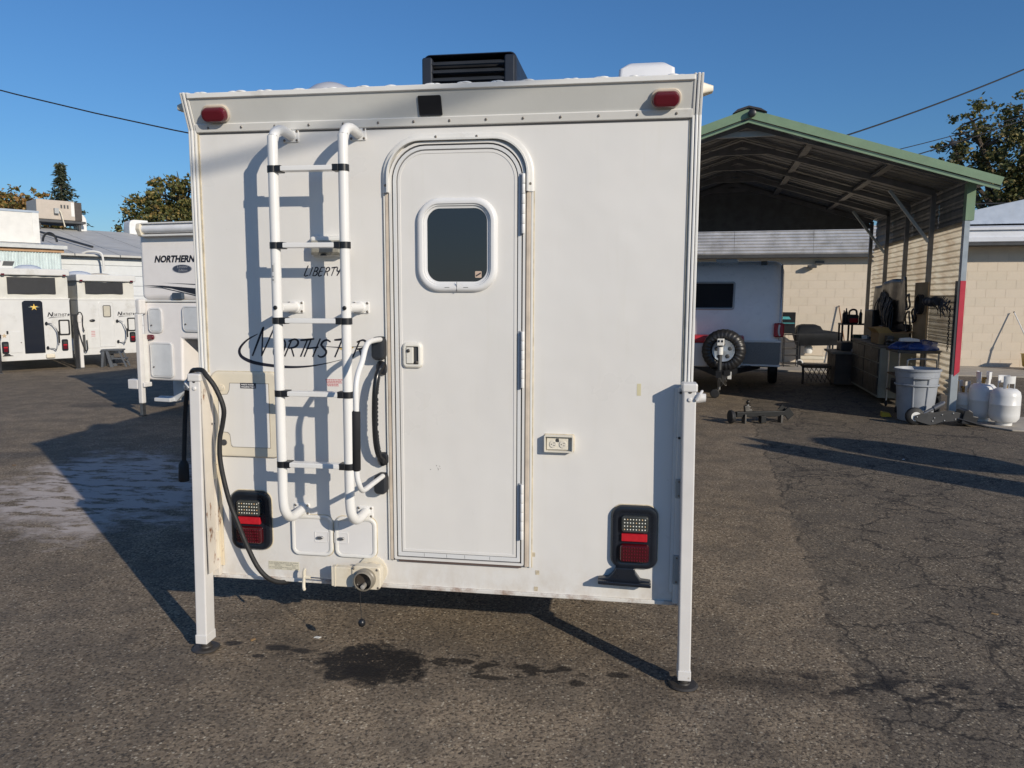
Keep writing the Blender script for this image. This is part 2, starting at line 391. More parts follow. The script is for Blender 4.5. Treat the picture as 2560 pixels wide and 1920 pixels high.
for i in range(15):
    bb = MB(); x = -.97+.139*i+random.uniform(-.012, .012)
    for k in range(4): bb.ball((x+random.uniform(-.022, .022), -.045+random.uniform(-.008, .012), 2.446), random.uniform(.009, .016), 10, (1.6, 1.1, .38))
    bb.build('sealant_lump', SEAL, K)
# corner trims (three beads each)
for sx, xs_ in ((-1, (-1.067, -1.054, -1.041)), (1, (1.041, 1.054, 1.067))):
    for q, x in enumerate(xs_):
        pr = [(.02, .323), (-.012, .323), (-.012, 2.305), (-.068, 2.447), (-.04, 2.452), (.02, 2.32)]
        if q == 1: pr = [(p[0]+(-.004 if p[0] < 0 else 0), p[1]) for p in pr]
        MB().prism(pr, 'x', x-.0052, x+.0052).build('corner_trim', [TRIM, ALU, TRIM][q], K, smooth=0, bevel=.003)
MB().box(-1.046, -.010, .321, 1.046, .03, .338).build('bottom_trim', mat('stained_trim', (.66, .64, .60), .45, var=.08, dirt='#8a6a55', ds=7, dlo=.48, dhi=.62, damt=.75), K, smooth=0, bevel=.003)
# clearance lights, reflector, side markers
for x0, x1 in ((-.983, -.873), (.880, .986)):
    tilt = R(-21)
    def tl(p): return (p[0], bz(2.366)-.002+math.cos(tilt)*p[1]+math.sin(tilt)*(p[2]-2.366), 2.366+math.cos(tilt)*(p[2]-2.366)-math.sin(tilt)*p[1])
    a = MB().mould(x0-.004, 2.332, x1+.006, 2.402, .03, [(0, .006), (0, -.008), (.003, -.011)], True); a.v = [tl(p) for p in a.v]
    L = a.build('clearance_light', BEIGE, K)
    a = MB().mould(x0, 2.334, x1, 2.394, .027, [(0, -.008), (.001, -.026), (.006, -.034), (.016, -.037)], True); a.v = [tl(p) for p in a.v]
    a.build('lens', REDLENS, L)
a = MB().mould(-.048, 2.332, .048, 2.404, .006, [(0, .002), (0, -.004), (.002, -.006), (.004, -.005)], True); a.v = [(x, bz(z)+y-.003, z) for x, y, z in a.v]
a.build('reflector_plate', BLACK, K)
for sx in (-1, 1):
    a = MB(); x = 1.07
    rings = []
    for d_, h in ((0, .022), (.022, .016), (.042, .011)): rings.append([(sx*(x+d_), y, 2.40+z) for y, z in rr(-.035+d_*.3, -h, .03-d_*.3, h, .006, 3)])
    a.loft(rings, True, True); a.build('side_marker', CREAM, K, bevel=.002)
# roof equipment
AC = MB()
ac0 = rr(-.265, 2.455, .235, 2.90, [.01, .01, .05, .05], 6)
AC.loft([[(x, .80, z) for x, z in rr(-.245, 2.455, .225, 2.825, [.01, .01, .03, .03], 6)], [(x, .81, z) for x, z in rr(-.252, 2.452, .232, 2.832, [.01, .01, .035, .035], 6)], [(x, 1.35, z) for x, z in rr(-.252, 2.452, .242, 2.835, [.01, .01, .04, .04], 6)], [(x, 1.50, z) for x, z in rr(-.22, 2.46, .22, 2.74, [.01, .01, .06, .06], 6)]], False, True)
ACo = AC.build('air_conditioner', mat('ac_shell', (.018, .022, .032), .45, var=.2), K)
MB().box(-.24, .86, 2.46, .22, .87, 2.81).build('condenser_screen', BLACK, ACo, smooth=0)
for i in range(8):
    z = 2.50+.0395*i; MB().prism([(.795, z), (.790, z+.006), (.825, z+.024), (.83, z+.018)], 'x', -.203, .170).build('louvre', mat('ac_louvre', (.030, .036, .047), .5, var=.2), ACo, smooth=0)
for x in (-.233, .193):
    MB().mould(x-.022, 2.46, x+.03, 2.815, .012, [(0, .83), (0, .796), (.006, .790)], True).build('grille_post', MATS['ac_shell'], ACo)
MB().box(.238, .95, 2.69, .2465, 1.08, 2.73).build('badge', ALU, ACo, smooth=0)
# roof vents
def vent(x0, x1, y0, y1, z0, z1, name, m, dome):
    rings = []
    for t, inset, z in ((0, 0, z0), (.3, .006, z0+(z1-z0)*.45), (.8, .014, z0+(z1-z0)*.86)): rings.append([(x, y, z) for x, y in rr(x0+inset, y0+inset, x1-inset, y1-inset, .02, 5)])
    rings.append([(x, y, z1-(0.004 if not dome else 0)) for x, y in rr(x0+.05, y0+.05, x1-.05, y1-.05, .03, 5)])
    return MB().loft(rings, False, True).build(name, m, K, smooth=50)
vent(.732, 1.016, .58, .92, 2.44, 2.70, 'roof_vent', mat('vent_white', (.74, .74, .75), .35, var=.03), 0)
a = MB()
for i in range(3): pass
a.ball((-.726, .75, 2.512), .185, 24, (1, 1, 1)); a.build('roof_vent', mat_glass('smoky_dome', (.50, .50, .52, 1), .2), K)

# ---- side windows and hatches (seen from beside the camper)
for sx in (-1, 1):
    for y0, z0, y1, z1, nm, mm in ((1.0, 1.62, 1.75, 2.02, 'side_window', GLASSD), (2.9, 1.80, 3.6, 2.12, 'side_window', GLASSD), (.55, 1.08, .95, 1.42, 'side_hatch', TRIM)):
        a = MB().mould(y0, z0, y1, z1, .06, [(0, 0), (0, .012), (.012, .02), (.026, .018), (.03, .010)], False); a.v = [(sx*(1.06+y), x, z) for x, y, z in a.v]; f_ = a.build(nm, TRIM, K, smooth=45)
        a = MB().mould(y0+.028, z0+.028, y1-.028, z1-.028, .04, [(0, .009), (0, .0115)], True); a.v = [(sx*(1.06+y), x, z) for x, y, z in a.v]; a.build('pane' if mm == GLASSD else 'hatch_door', mm, f_, smooth=0)

# ---- ladder
LD = MB()
LADO = bpy.data.objects.new('ladder', None); COL.objects.link(LADO); LADO.parent = K
def rail(x):
    pts = [(x+.002, 0, 2.272), (x+.002, -.06, 2.277), (x, -.10, 2.276), (x, -.145, 2.258), (x, -.168, 2.225), (x, -.175, 2.18), (x-.002, -.175, 1.5), (x-.004, -.175, .78), (x-.003, -.170, .715), (x, -.148, .676), (x, -.11, .657), (x+.002, -.06, .655), (x+.002, 0, .660)]
    P = []
    sp = smoothpath(pts[:7], 4)[:-1]+[pts[6]]+smoothpath(pts[7:], 4)
    return MB().tube(sp, .0205, 16)
for x in (-.612, -.318):
    rl = rail(x).build('ladder_rail', ALU, K, smooth=50)
    for z in (2.272, 1.556, .660):
        MB().mould(x-.036, z-.026, x+.036, z+.026, .006, [(0, 0), (0, -.004), (.002, -.006)], True).build('mounting_flange', ALU, rl, smooth=30)
        for dx in (-.028, .028):
            for dz in (-.018, .018): inst('screw', rv, rl, (x+dx, -.0055, z+dz))
    MB().tube([(x, -.005, 1.556), (x, -.16, 1.556)], .0195, 14).build('standoff', ALU, rl, smooth=50)
    MB().lathe([(.0205, -.012), (.024, -.008), (.024, .0)], (x, -.008, 1.556), 'y', 18).build('standoff_collar', ALU, rl)
    MB().lathe([(.0085, -.196), (.0085, -.200), (.005, -.202)], (x, 0, 1.556), 'y', 12).build('bolt_cap', BLACK, rl)
    for z in (2.107, 1.806, 1.503, 1.203, .904):
        MB().lathe([(.0215, -.013), (.0235, -.013), (.0235, .013), (.0215, .013)], (x-.001, -.175, z), 'z', 18).build('rung_clamp', BLACK, rl)
for z in (2.107, 1.806, 1.503, 1.203, .904):
    o = MB().box(-.588, -.197, z-.010, -.342, -.155, z+.010).build('ladder_rung', ALU, K, smooth=0, bevel=.003)
    MB().box(-.598, -.1975, z-.0135, -.571, -.154, z+.0135).build('rung_end', BLACK, o, smooth=0, bevel=.003)
    MB().box(-.359, -.1975, z-.0135, -.332, -.154, z+.0135).build('rung_end', BLACK, o, smooth=0, bevel=.003)
bpy.data.objects.remove(LADO)
STK = mat('sticker_white', (.7, .7, .68), .5, var=.05)
a = MB()
for i in range(7):
    for j, zz in ((0, 1.700), (1, 1.778)): pass
ring = []
for z in (1.655, 1.735): ring.append([(-.612+.0208*math.cos(R(t)), -.175+.0208*math.sin(R(t)), z) for t in (-140, -125, -110, -95, -80)])
MB().loft(ring, closed=False).build('ladder_sticker', STK, K)
for z0, z1 in ((1.700, 1.728), (1.664, 1.672), (1.678, 1.684)):
    ring = []
    for z in (z0, z1): ring.append([(-.612+.0211*math.cos(R(t)), -.175+.0211*math.sin(R(t)), z) for t in (-128, -115, -100)])
    MB().loft(ring, closed=False).build('sticker_print', INK, K)

# ---- porch light
p = MB().mould(-.532, 1.770, -.372, 1.858, [.012]*4, [(0, 0), (.006, -.030), (.014, -.034)], True).build('porch_light', TRIM, K, bevel=.002)
MB().mould(-.522, 1.774, -.382, 1.838, .008, [(.0, -.02), (.002, -.044), (.012, -.056), (.022, -.058)], True).build('lens', mat('smoky_lens', (.30, .29, .25), .22, var=.2, vs_=30), p)
MB().prism([(-.476, 1.772), (-.448, 1.772), (-.456, 1.779), (-.468, 1.779)], 'y', -.045, -.058).build('switch', BLACK, p)

# ---- door
D = bpy.data.objects.new('entry_door', None)
dm = MB().mould(-.184, .458, .388, 2.232, [.008, .008, .155, .155], [(0, .004), (0, -.016), (.010, -.016), (.011, -.007), (.016, -.007), (.0165, -.013), (.030, -.013), (.031, -.0085), (.0345, -.0085), (.036, -.011), (.046, -.011), (.047, -.009)], True, 10)
D = dm.build('entry_door', WHITE, K, smooth=35)
GAP = mat('dark_gap', (.05, .05, .055), .7, var=.1)
DFR = mat('door_frame_paint', (.66, .665, .665), .36, var=.03)
MB().mould(-.1835, .4585, .3875, 2.2315, [.008, .008, .1545, .1545], [(.0102, -.010), (.0163, -.010)], False, 10).build('frame_gap', GAP, D, smooth=0)
MB().mould(-.1835, .4585, .3875, 2.2315, [.008, .008, .1545, .1545], [(.0302, -.0094), (.0342, -.0094)], False, 10).build('panel_gap', mat('gap_grey', (.16, .16, .165), .7, var=.1), D, smooth=0)
MB().mould(-.184, .458, .388, 2.232, [.008, .008, .155, .155], [(.0167, -.0125), (.0167, -.0136), (.0298, -.0136), (.0298, -.0125)], False, 10).build('door_edge_trim', DFR, D, smooth=0)
MB().box(-.166, -.0145, .474, .368, -.012, .492).build('bottom_rail', DFR, D, smooth=0)
for x in (-.05, .05, .13, .24): MB().box(x, -.0150, .476, x+.0012, -.0143, .491).build('seam', GAP, D, smooth=0)
MB().box(-.165, -.012, .447, .375, .002, .456).build('threshold_gap', mat('brown_gap', (.10, .07, .06), .8, var=.2), D, smooth=0)
for x0, x1, mm in ((-.2035, -.1855, BEIGE), (.3905, .4085, BEIGE)):
    MB().box(x0, -.012, .452, x1, .002, 2.05).build('weather_strip', mm, D, smooth=0, bevel=.003)
for x0, x1 in ((-.211, -.2045), (.4095, .419)):
    MB().box(x0, -.010, .450, x1, .002, 2.05).build('frame_flange', TRIM, D, smooth=0, bevel=.002)
MB().box(-.1855, -.015, .452, -.184, -.002, 2.05).build('seal_gap', GAP, D, smooth=0)
MB().box(.3882, -.015, .452, .3903, -.002, 2.05).build('seal_gap', GAP, D, smooth=0)
# drip moulding arch
def archpath(i):
    x0, x1, z1, r = -.2105+i, .4205-i, 2.262-i, .165-i
    pts = [(x0, 2.030)]
    for k in range(13):
        a_ = R(180-90*k/12); pts.append((x0+r+r*math.cos(a_), z1-r+r*math.sin(a_)))
    for k in range(13):
        a_ = R(90-90*k/12); pts.append((x1-r+r*math.cos(a_), z1-r+r*math.sin(a_)))
    return pts+[(x1, 2.026)]
rg = [[(x, y, z) for x, z in archpath(i)] for i, y in ((0, .002), (0, -.012), (.006, -.016), (.018, -.016), (.020, -.030), (.027, -.030), (.027, .002))]
MB().loft(rg, closed=False).build('drip_moulding', TRIM, K, smooth=35)
for x, z in ((.017, 2.250), (.187, 2.248), (-.199, 2.06), (.4075, 2.057)): inst('screw', rv, K, (x, -.015, z))
# hinges
for z0, z1 in ((1.858, 2.096), (1.227, 1.462), (.577, .818)):
    h = MB().box(.366, -.019, z0-.004, .375, -.012, z1+.002).build('hinge', mat('hinge_shadow_leaf', (.35, .36, .38), .5), D, smooth=0)
    n_ = 6; dz = (z1-z0)/n_
    for i in range(n_): MB().lathe([(.0068, .001), (.0072, .002), (.0072, dz-.002), (.0068, dz-.001)], (.3805, -.026, z0+dz*i), 'z', 10).build('knuckle', ALU, h, smooth=40)
# window
wn = MB().mould(-.067, 1.621, .273, 2.008, .098, [(0, -.008), (.001, -.013), (.006, -.024), (.016, -.028), (.026, -.026), (.029, -.020), (.033, -.020), (.036, -.014), (.044, -.012)], False, 12).build('door_window', mat('window_frame', (.71, .71, .71), .38, var=.02), D, smooth=45)
MB().mould(-.023, 1.665, .229, 1.964, .056, [(0, -.0115), (.001, -.0125)], True, 10).build('glass', GLASSD, wn, smooth=0)
MB().mould(-.06, 1.70, .165, 1.915, .06, [(0, -.0118), (0, -.0126)], True, 8)
MB().box(.1035, -.0285, 1.624, .1045, -.024, 1.664).build('frame_joint', GAP, wn, smooth=0)
for x in (.063, .142): MB().box(x-.010, -.0285, 1.640, x+.010, -.026, 1.6418).build('weep_slot', GAP, wn, smooth=0)
s_ = MB().mould(.179, 1.681, .206, 1.708, .003, [(0, -.0125), (0, -.0135)], True, 3).build('window_sticker', mat('sticker_tan', (.55, .42, .33), .6), wn, smooth=0)
MB().prism([(.182, 1.685), (.203, 1.697), (.203, 1.703), (.182, 1.691)], 'y', -.0134, -.0142).build('sticker_print', INK, s_, smooth=0)
# latch
la = MB().mould(-.137, 1.300, -.047, 1.411, .022, [(0, -.008), (.001, -.015), (.006, -.022), (.012, -.024), (.017, -.023), (.018, -.014)], True).build('door_latch', mat('latch_plastic', (.70, .68, .62), .38, var=.03), D, smooth=45)
MB().mould(-.118, 1.319, -.066, 1.392, .003, [(0, -.0135), (0, -.0145)], True, 3).build('latch_pocket', DGREY, la, smooth=0)
MB().box(-.117, -.025, 1.321, -.086, -.013, 1.390).build('paddle', MATS['latch_plastic'], la, smooth=0, bevel=.003)
for x, z, y in ((-.106, 1.376, -.0255), (-.074, 1.326, -.020)): MB().lathe([(.0075, 0), (.0075, -.004), (.004, -.006)], (x, y, z), 'y', 14).build('lock_cylinder', DSTEEL, la)
# scuffs on the door
for k in range(9): MB().ball((.0+random.uniform(-.025, .025), -.0095, .872+random.uniform(-.012, .012)), random.uniform(.0008, .0017), 6, (1.4, .4, 1)).build('chip', SCREW, D)

# ---- grab handles
BR = mat('bracket_black', (.018, .021, .027), .45, var=.15)
for z0, z1, nm in ((1.335, 1.434, 0), (.753, .842, 1)):
    MB().mould(-.262, z0, -.206, z1, .022, [(0, .002), (.0, -.045), (.006, -.056), (.014, -.058)], True).build('handle_bracket', BR, K, smooth=40)
pth = smoothpath([(-.222, -.045, 1.422), (-.217, -.13, 1.424), (-.213, -.22, 1.420), (-.210, -.27, 1.395), (-.208, -.31, 1.352), (-.212, -.35, 1.305), (-.214, -.368, 1.25), (-.214, -.37, 1.165), (-.216, -.37, 1.05), (-.217, -.37, .935), (-.212, -.365, .885), (-.211, -.335, .85), (-.213, -.29, .840), (-.215, -.2, .839), (-.220, -.05, .836)], 5)
MB().tube(pth, .0108, 12).build('swing_handle', ALU, K, smooth=50)
MB().tube([(-.214, -.37, 1.168), (-.2145, -.37, 1.164), (-.217, -.37, .938), (-.217, -.37, .934)], [.012, .0158, .0158, .012], 16).build('foam_grip', FOAM, K, smooth=50)
bh = smoothpath([(-.228, -.012, 1.315), (-.231, -.040, 1.293), (-.236, -.060, 1.262), (-.241, -.070, 1.2), (-.244, -.072, 1.1), (-.242, -.070, 1.0), (-.237, -.060, .943), (-.233, -.040, .912), (-.230, -.012, .89)], 6)
rad = [.021, .021, .019, .018, .017, .0155, .0145]+[.0122]*(len(bh)-14)+[.0145, .0155, .017, .018, .019, .021, .021]
gh = MB().tube(bh, rad, 12).build('grab_handle', mat('gloss_black', (.010, .011, .013), .25, var=.2), K, smooth=50)
for z in (1.298, .905): MB().mould(-.254, z-.030, -.206, z+.026, .018, [(0, .002), (0, -.012), (.006, -.020)], True).build('handle_pad', BR, gh, smooth=40)
for i in range(22):
    t = i/21; k = int(12+t*(len(bh)-25)); q = bh[k]; MB().ball((q.x+.010, q.y+.004, q.z), .007, 8, (.8, .8, 1.3)).build('finger_ridge', BR, gh)

# ---- holding-tank access panel
ap = MB().mould(-1.019, .889, -.700, 1.270, .034, [(0, .002), (0, -.010), (.004, -.015), (.010, -.016)], True).build('access_panel', CREAM, K, smooth=40)
pan = [(-.983, 1.010), (-.975, 1.000), (-.944, .998), (-.934, .988), (-.930, .942), (-.922, .933), (-.742, .933), (-.742, 1.222), (-.926, 1.222), (-.930, 1.190), (-.940, 1.172), (-.975, 1.170), (-.983, 1.160)]
MB().prism(pan, 'y', -.0165, -.0175).build('panel_gap', mat('gap_tan', (.24, .21, .16), .8), ap, smooth=0)
pan2 = [(x+(.0025 if x < -.9 else -.0025), z+(.0025 if z < 1.08 else -.0025)) for x, z in pan]
MB().prism(pan2, 'y', -.0170, -.0195).build('panel_door', WHITE, ap, smooth=0)
for z in (1.199, .953):
    MB().lathe([(.014, -.016), (.014, -.019), (.012, -.020), (.008, -.019), (.0075, -.021), (.001, -.0215)], (-.964, 0, z), 'y', 18).build('panel_lock', CREAM if z > 1 else DGREY, ap)
lb = MB().box(-.874, -.0205, 1.199, -.801, -.0195, 1.223).build('tank_label', INK, ap, smooth=0)
WTXT = mat('print_white', (.7, .7, .7), .6, var=.02)
text('label_lettering', 'WASTE WATER', WTXT, lb, (-.870, -.0207, 1.2125), .0088, bold=.0003, ext=.0003); text('label_lettering', 'HOLDING TANK', WTXT, lb, (-.870, -.0207, 1.2025), .0088, bold=.0003, ext=.0003)
RINK = mat('print_red', (.5, .12, .14), .6, var=.1)
a = MB()
for i in range(5):
    x = -.487+.002*i
    while x < -.417+.002*i*(.5 if i < 3 else -2):
        wd = random.uniform(.004, .011); a.box(x, -.0008, 1.241-.0066*i, x+wd, .0005, 1.2446-.0066*i); x += wd+.0022
a.build('warning_print', RINK, K, smooth=0)
pl = MB().box(-.781, -.0012, .372, -.634, .0005, .411).build('data_plate', mat('aged_label', (.60, .57, .46), .5, var=.06), K, smooth=0)
a = MB()
for i in range(6):
    x = -.778
    while x < -.642:
        wd = random.uniform(.006, .03)
        if random.random() < .8: a.box(x, -.0018, .405-.0058*i, min(x+wd, -.638), -.0011, .4066-.0058*i)
        x += wd+.003
a.build('plate_print', mat('print_grey', (.16, .15, .13), .6), pl, smooth=0)

# ---- two square hatches
for x0, kx in ((-.661, -.523), (-.459, -.425)):
    x1 = x0+.192; z0, z1 = .4495, .635
    ht = MB().mould(x0, z0, x1, z1, .036, [(0, .001), (0, -.008), (.004, -.014), (.010, -.015), (.016, -.012), (.018, -.005)], True).build('hatch', TRIM, K, smooth=45)
    MB().mould(x0+.017, z0+.017, x1-.017, z1-.017, .020, [(0, -.0045), (0, -.008), (.002, -.0095)], True).build('hatch_door', mat('hatch_white', (.70, .69, .685), .42, var=.03), ht, smooth=45)
    bx = (kx-.028, kx+.034) if x0 < -.6 else (kx-.036, kx+.028)
    MB().mould(bx[0], .513, bx[1], .563, .004, [(0, -.0085), (0, -.0115), (.002, -.0120), (.003, -.0102)], True, 3).build('latch_plate', MATS['hatch_white'], ht, smooth=0)
    MB().prism(rr(kx-.014, .531, kx+.012, .543, .005, 3), 'y', -.012, -.024).build('thumb_latch', STEEL, ht, smooth=40, bevel=.002)

# ---- tail lights
HOUS = mat('lamp_housing', (.010, .013, .020), .28, var=.2)
LEDM = mat('led_board', (.045, .048, .045), .35, var=.2, vs_=60)
for tx, tz in ((-.8515, .5995), (.853, .608)):
    t = MB().mould(tx-.0955, tz-.1355, tx+.0955, tz+.1355, .046, [(0, .002), (0, -.012), (.005, -.020), (.018, -.024), (.024, -.022), (.030, -.020)], True, 8).build('tail_light', HOUS, K, smooth=40)
    rv_ = MB().mould(tx-.056, tz+.026, tx+.056, tz+.096, .012, [(0, -.018), (.001, -.034), (.006, -.038), (.010, -.037)], True, 4).build('reverse_lamp', LEDM, t, smooth=40)
    a = MB(); cn = MB()
    for i in range(8):
        for j in range(4):
            x = tx-.042+.012*i; z = tz+.040+.0142*j
            (a if (i+j*3) % 5 else cn).ball((x, -.037, z), .0030, 8, (1, .8, 1))
    a.build('led_array', mat('led_white', (.72, .72, .64), .25, var=.05), rv_); cn.build('led_array', mat('led_amber', (.62, .42, .22), .3, var=.1), rv_)
    MB().mould(tx-.054, tz-.013, tx+.052, tz+.019, .003, [(0, -.018), (0, -.030), (.002, -.032)], True, 3).build('reflector', REDREF, t, smooth=0)
    rl = MB().mould(tx-.061, tz-.102, tx+.061, tz-.024, .015, [(0, -.018), (.001, -.036), (.007, -.043), (.014, -.044)], True, 5).build('brake_lens', mat_glass('brake_red', (.05, .004, .007, 1), .2), t, smooth=40)
    a = MB()
    for i in range(9):
        for j in range(5): a.ball((tx-.044+.011*i, -.044, tz-.09+.0135*j), .0040, 6, (1, .6, 1))
    a.build('lens_bump', REDLENS, rl)
MB().prism([(.781, .482), (.856, .482), (.860, .462), (.882, .432), (.924, .428), (.924, .411), (.706, .421), (.706, .432), (.748, .437), (.772, .462)], 'y', -.004, -.040).build('plate_bracket', HOUS, K, smooth=0, bevel=.004)
MB().prism([(.706, .414), (.924, .409), (.924, .425), (.706, .430)], 'y', -.04, -.062).build('plate_bracket_lip', HOUS, K, smooth=0, bevel=.004)

# ---- outdoor outlet
oc = MB().mould(.473, .961, .594, 1.031, .004, [(0, .001), (0, -.030), (.005, -.030), (.006, -.006)], True, 3).build('outlet_box', mat('outlet_plastic', (.70, .66, .57), .4, var=.04), K, smooth=0)
MB().box(.483, -.016, .970, .572, -.006, 1.018).build('outlet_plate', MATS['outlet_plastic'], oc, smooth=0, bevel=.002)
for x in (.510, .551):
    rc = MB().lathe([(.0155, -.016), (.0155, -.0185), (.0145, -.0195)], (x, 0, .993), 'y', 16).build('receptacle', MATS['outlet_plastic'], oc)
    for dx, dz in ((.004, .006), (.004, -.005)): MB().box(x+dx-.004, -.0202, .993+dz-.001, x+dx+.004, -.019, .993+dz+.001).build('slot', GAP, rc, smooth=0)
    MB().lathe([(.0022, -.019), (.0022, -.0202)], (x-.007, 0, .993), 'y', 8).build('ground_hole', GAP, rc)
MB().prism([(.519, 1.003), (.535, 1.003), (.533, 1.017), (.523, 1.017)], 'y', -.0162, -.0185).build('cover_clip', DGREY, oc, smooth=0)
MB().box(.850, -.0007, 1.203, .866, .0003, 1.252).build('tape_scrap', mat('yellowed_tape', (.60, .55, .36), .5, var=.1), K, smooth=0)
for x, z in ((.427, .506), (.446, .427), (.440, .354)): MB().mould(x-.0085, z-.0095, x+.0085, z+.0095, .001, [(0, .0), (0, -.0012)], True, 2).build('glue_square', mat('glue_tan', (.52, .45, .33), .7, var=.25, vs_=90), K, smooth=0)

# ---- waste valve
vl = MB().lathe([(.066, .002), (.066, -.010), (.05, -.014), (.042, -.014), (.042, -.045)], (-.288, 0, .395), 'y', 28).build('waste_valve', CREAM, K)
MB().mould(-.354, .340, -.226, .442, .018, [(0, -.045), (0, -.085), (.003, -.088)], True, 4).build('valve_plate', CREAM, vl, smooth=40)
MB().mould(-.452, .342, -.352, .430, .004, [(0, -.050), (0, -.078), (.003, -.081)], True, 3).build('gate_slide', CREAM, vl, smooth=40)
MB().box(-.436, -.083, .342, -.432, -.048, .432).build('gate_rib', CREAM, vl, smooth=0)
cp = MB().lathe([(.044, -.08), (.047, -.085), (.047, -.105), (.043, -.108), (.043, -.125), (.038, -.128), (.036, -.122), (.036, -.09)], (-.292, 0, .389), 'y', 28, False).build('valve_outlet', mat('outlet_ring', (.20, .18, .145), .4, var=.1), vl)
MB().lathe([(.0357, -.1235), (.0357, -.097)], (-.292, 0, .389), 'y', 24, False).build('outlet_liner', mat('liner_dark', (.035, .030, .026), .4), vl)
MB().lathe([(.0362, -.098), (.02, -.096), (.001, -.095)], (-.292, 0, .389), 'y', 24, False).build('outlet_cap', mat_glass('cap_dark', (.05, .042, .035, 1), .15), vl)
MB().lathe([(.010, -.09), (.010, -.128), (.006, -.130)], (-.292, 0, .365), 'y', 12).build('cap_nipple', mat('nipple', (.32, .30, .27), .4), vl)
for x, z in ((-.345, .432), (-.240, .430), (-.236, .350), (-.347, .348)): inst('screw', rv, vl, (x, -.088, z))
MB().tube([(-.452, -.065, .368), (-.56, -.065, .370)], .0032, 8).build('pull_rod', STEEL, vl, smooth=50)
hk = MB().tube(smoothpath([(-.574, -.065, .409), (-.580, -.068, .400), (-.582, -.068, .37), (-.584, -.070, .338), (-.581, -.075, .322), (-.574, -.08, .317)], 4), [.004]+[.0075]*18+[.006, .004], 10).build('pull_handle', CREAM, vl, smooth=50)
MB().tube([(-.582, -.066, .369), (-.553, -.066, .3695)], .008, 10).build('handle_hub', CREAM, vl)
MB().tube([(-.300, -.135, .352), (-.301, -.135, .32), (-.298, -.138, .27), (-.295, -.14, .228)], .0014, 6).build('cap_tether', RUBBER, vl)
MB().ball((-.294, -.14, .213), .0165, 14, (1, 1, 1.1)).build('tether_ball', BLACK, vl)
# fold-down step edge underneath
MB().box(-.05, .12, .300, .45, .36, .322).build('folding_step', mat('brown_step', (.10, .05, .04), .6, var=.2), K, smooth=0)

# ---- jack legs
RUSTC = mat_rust('rusty_cream', (.70, .60, .44, 1), .60)
FOOTM = mat_rust('rusty_foot', (.045, .04, .036, 1), .60)
def jack(cx_top, cx_bot, y0, y1, hw, ztop, rear, sgn, paint):
    z0 = .045
    P = [(cx_bot-hw, z0), (cx_bot+hw, z0), (cx_top+hw, ztop), (cx_top-hw, ztop)]
    j = MB().prism(P, 'y', y0, y1).build('jack_leg', paint, K, smooth=0, bevel=.005)
    cy = (y0+y1)/2
    MB().box(cx_top-hw-.005, y0-.005, ztop-.004, cx_top+hw+.005, y1+.005, ztop+.030).build('cap', paint, j, smooth=0, bevel=.006)
    MB().box(cx_bot-hw-.002, y0-.003, .040, cx_bot+hw+.002, y1+.003, .082).build('collar', paint, j, smooth=0, bevel=.003)
    MB().lathe([(.022, .008), (.022, .05)], (cx_bot, cy, 0), 'z', 16).build('inner_tube', FOOTM, j)
    MB().lathe([(.059, .002), (.061, .006), (.054, .012), (.028, .014), (.026, .02)], (cx_bot, cy, 0), 'z', 28).build('foot_pad', FOOTM, j)
    if rear:
        ch = MB().box(cx_top-.018 if sgn < 0 else cx_top-.038, y1+.001, .335, cx_top+.038 if sgn < 0 else cx_top+.018, -.004, 1.243).build('mount_channel', RUSTY if sgn < 0 else TRIM, j, smooth=0, bevel=.003)
        if sgn < 0: MB().prism([(y0+.004, .37), (-.004, .37), (-.004, 1.236), (y0+.004, 1.236)], 'x', cx_top+hw+.0005, cx_top+hw+.0045).build('side_plate', RUSTY, j, smooth=0)
        bx = cx_top+sgn*-.052
        MB().box(min(bx, cx_top), -.012, .38, max(bx, cx_top), -.002, 1.238).build('mount_flange', RUSTC if sgn < 0 else TRIM, j, smooth=0, bevel=.002)
        for z in (1.222, 1.037, .851):
            MB().lathe([(.0095, 0), (.0095, -.007), (.006, -.009), (.006, -.016), (.001, -.017)], (cx_top-sgn*.030, -.012, z), 'y', 6).build('bolt', DSTEEL, j, smooth=0)
        MB().lathe([(.007, 0), (.007, -.002)], (cx_top+sgn*.001, y0, 1.235), 'y', 12).build('bolt_hole', FOOTM, j)
        MB().lathe([(.009, 0), (.009, -.003), (.006, -.006), (.001, -.0065)], (cx_top+sgn*.0, y0, 1.204), 'y', 14).build('rivet', paint, j)
        for z0_, z1_ in ((.786, .868), (.42, .546)):
            MB().mould(cx_top-sgn*.026-.013, z0_, cx_top-sgn*.026+.013, z1_, .004, [(0, -.006), (0, -.026), (.002, -.030)], True, 3).build('hinge_block', CREAM if (sgn < 0) else mat('grey_block', (.35, .36, .35), .5), j, smooth=0)
            for zz in (z0_+.012, z1_-.012): MB().lathe([(.004, -.029), (.004, -.032)], (cx_top-sgn*.026, 0, zz), 'y', 8).build('block_screw', SCREW, j)
        # crank socket
        MB().lathe([(.021, sgn*.0), (.021, sgn*.012), (.017, sgn*.034), (.017, sgn*.04)], (cx_top+sgn*hw, cy, 1.208), 'x', 16).build('crank_socket', LEGW, j)
        MB().tube([(cx_top+sgn*(hw+.002), y0-.004, 1.205), (cx_top+sgn*(hw+.012), y0-.01, 1.225), (cx_top+sgn*(hw+.025), cy-.01, 1.236)], [.009, .006, .005], 8).build('crank_lever', STEEL if sgn < 0 else LEGW, j)
    return j
jack(-1.0435, -1.0665, -.10, -.027, .0255, 1.238, True, -1, LEGW)
jack(1.053, 1.066, -.10, -.027, .0245, 1.238, True, 1, LEGW)
jack(-1.09, -1.09, 2.80, 2.87, .025, 1.5, False, -1, LEGW)
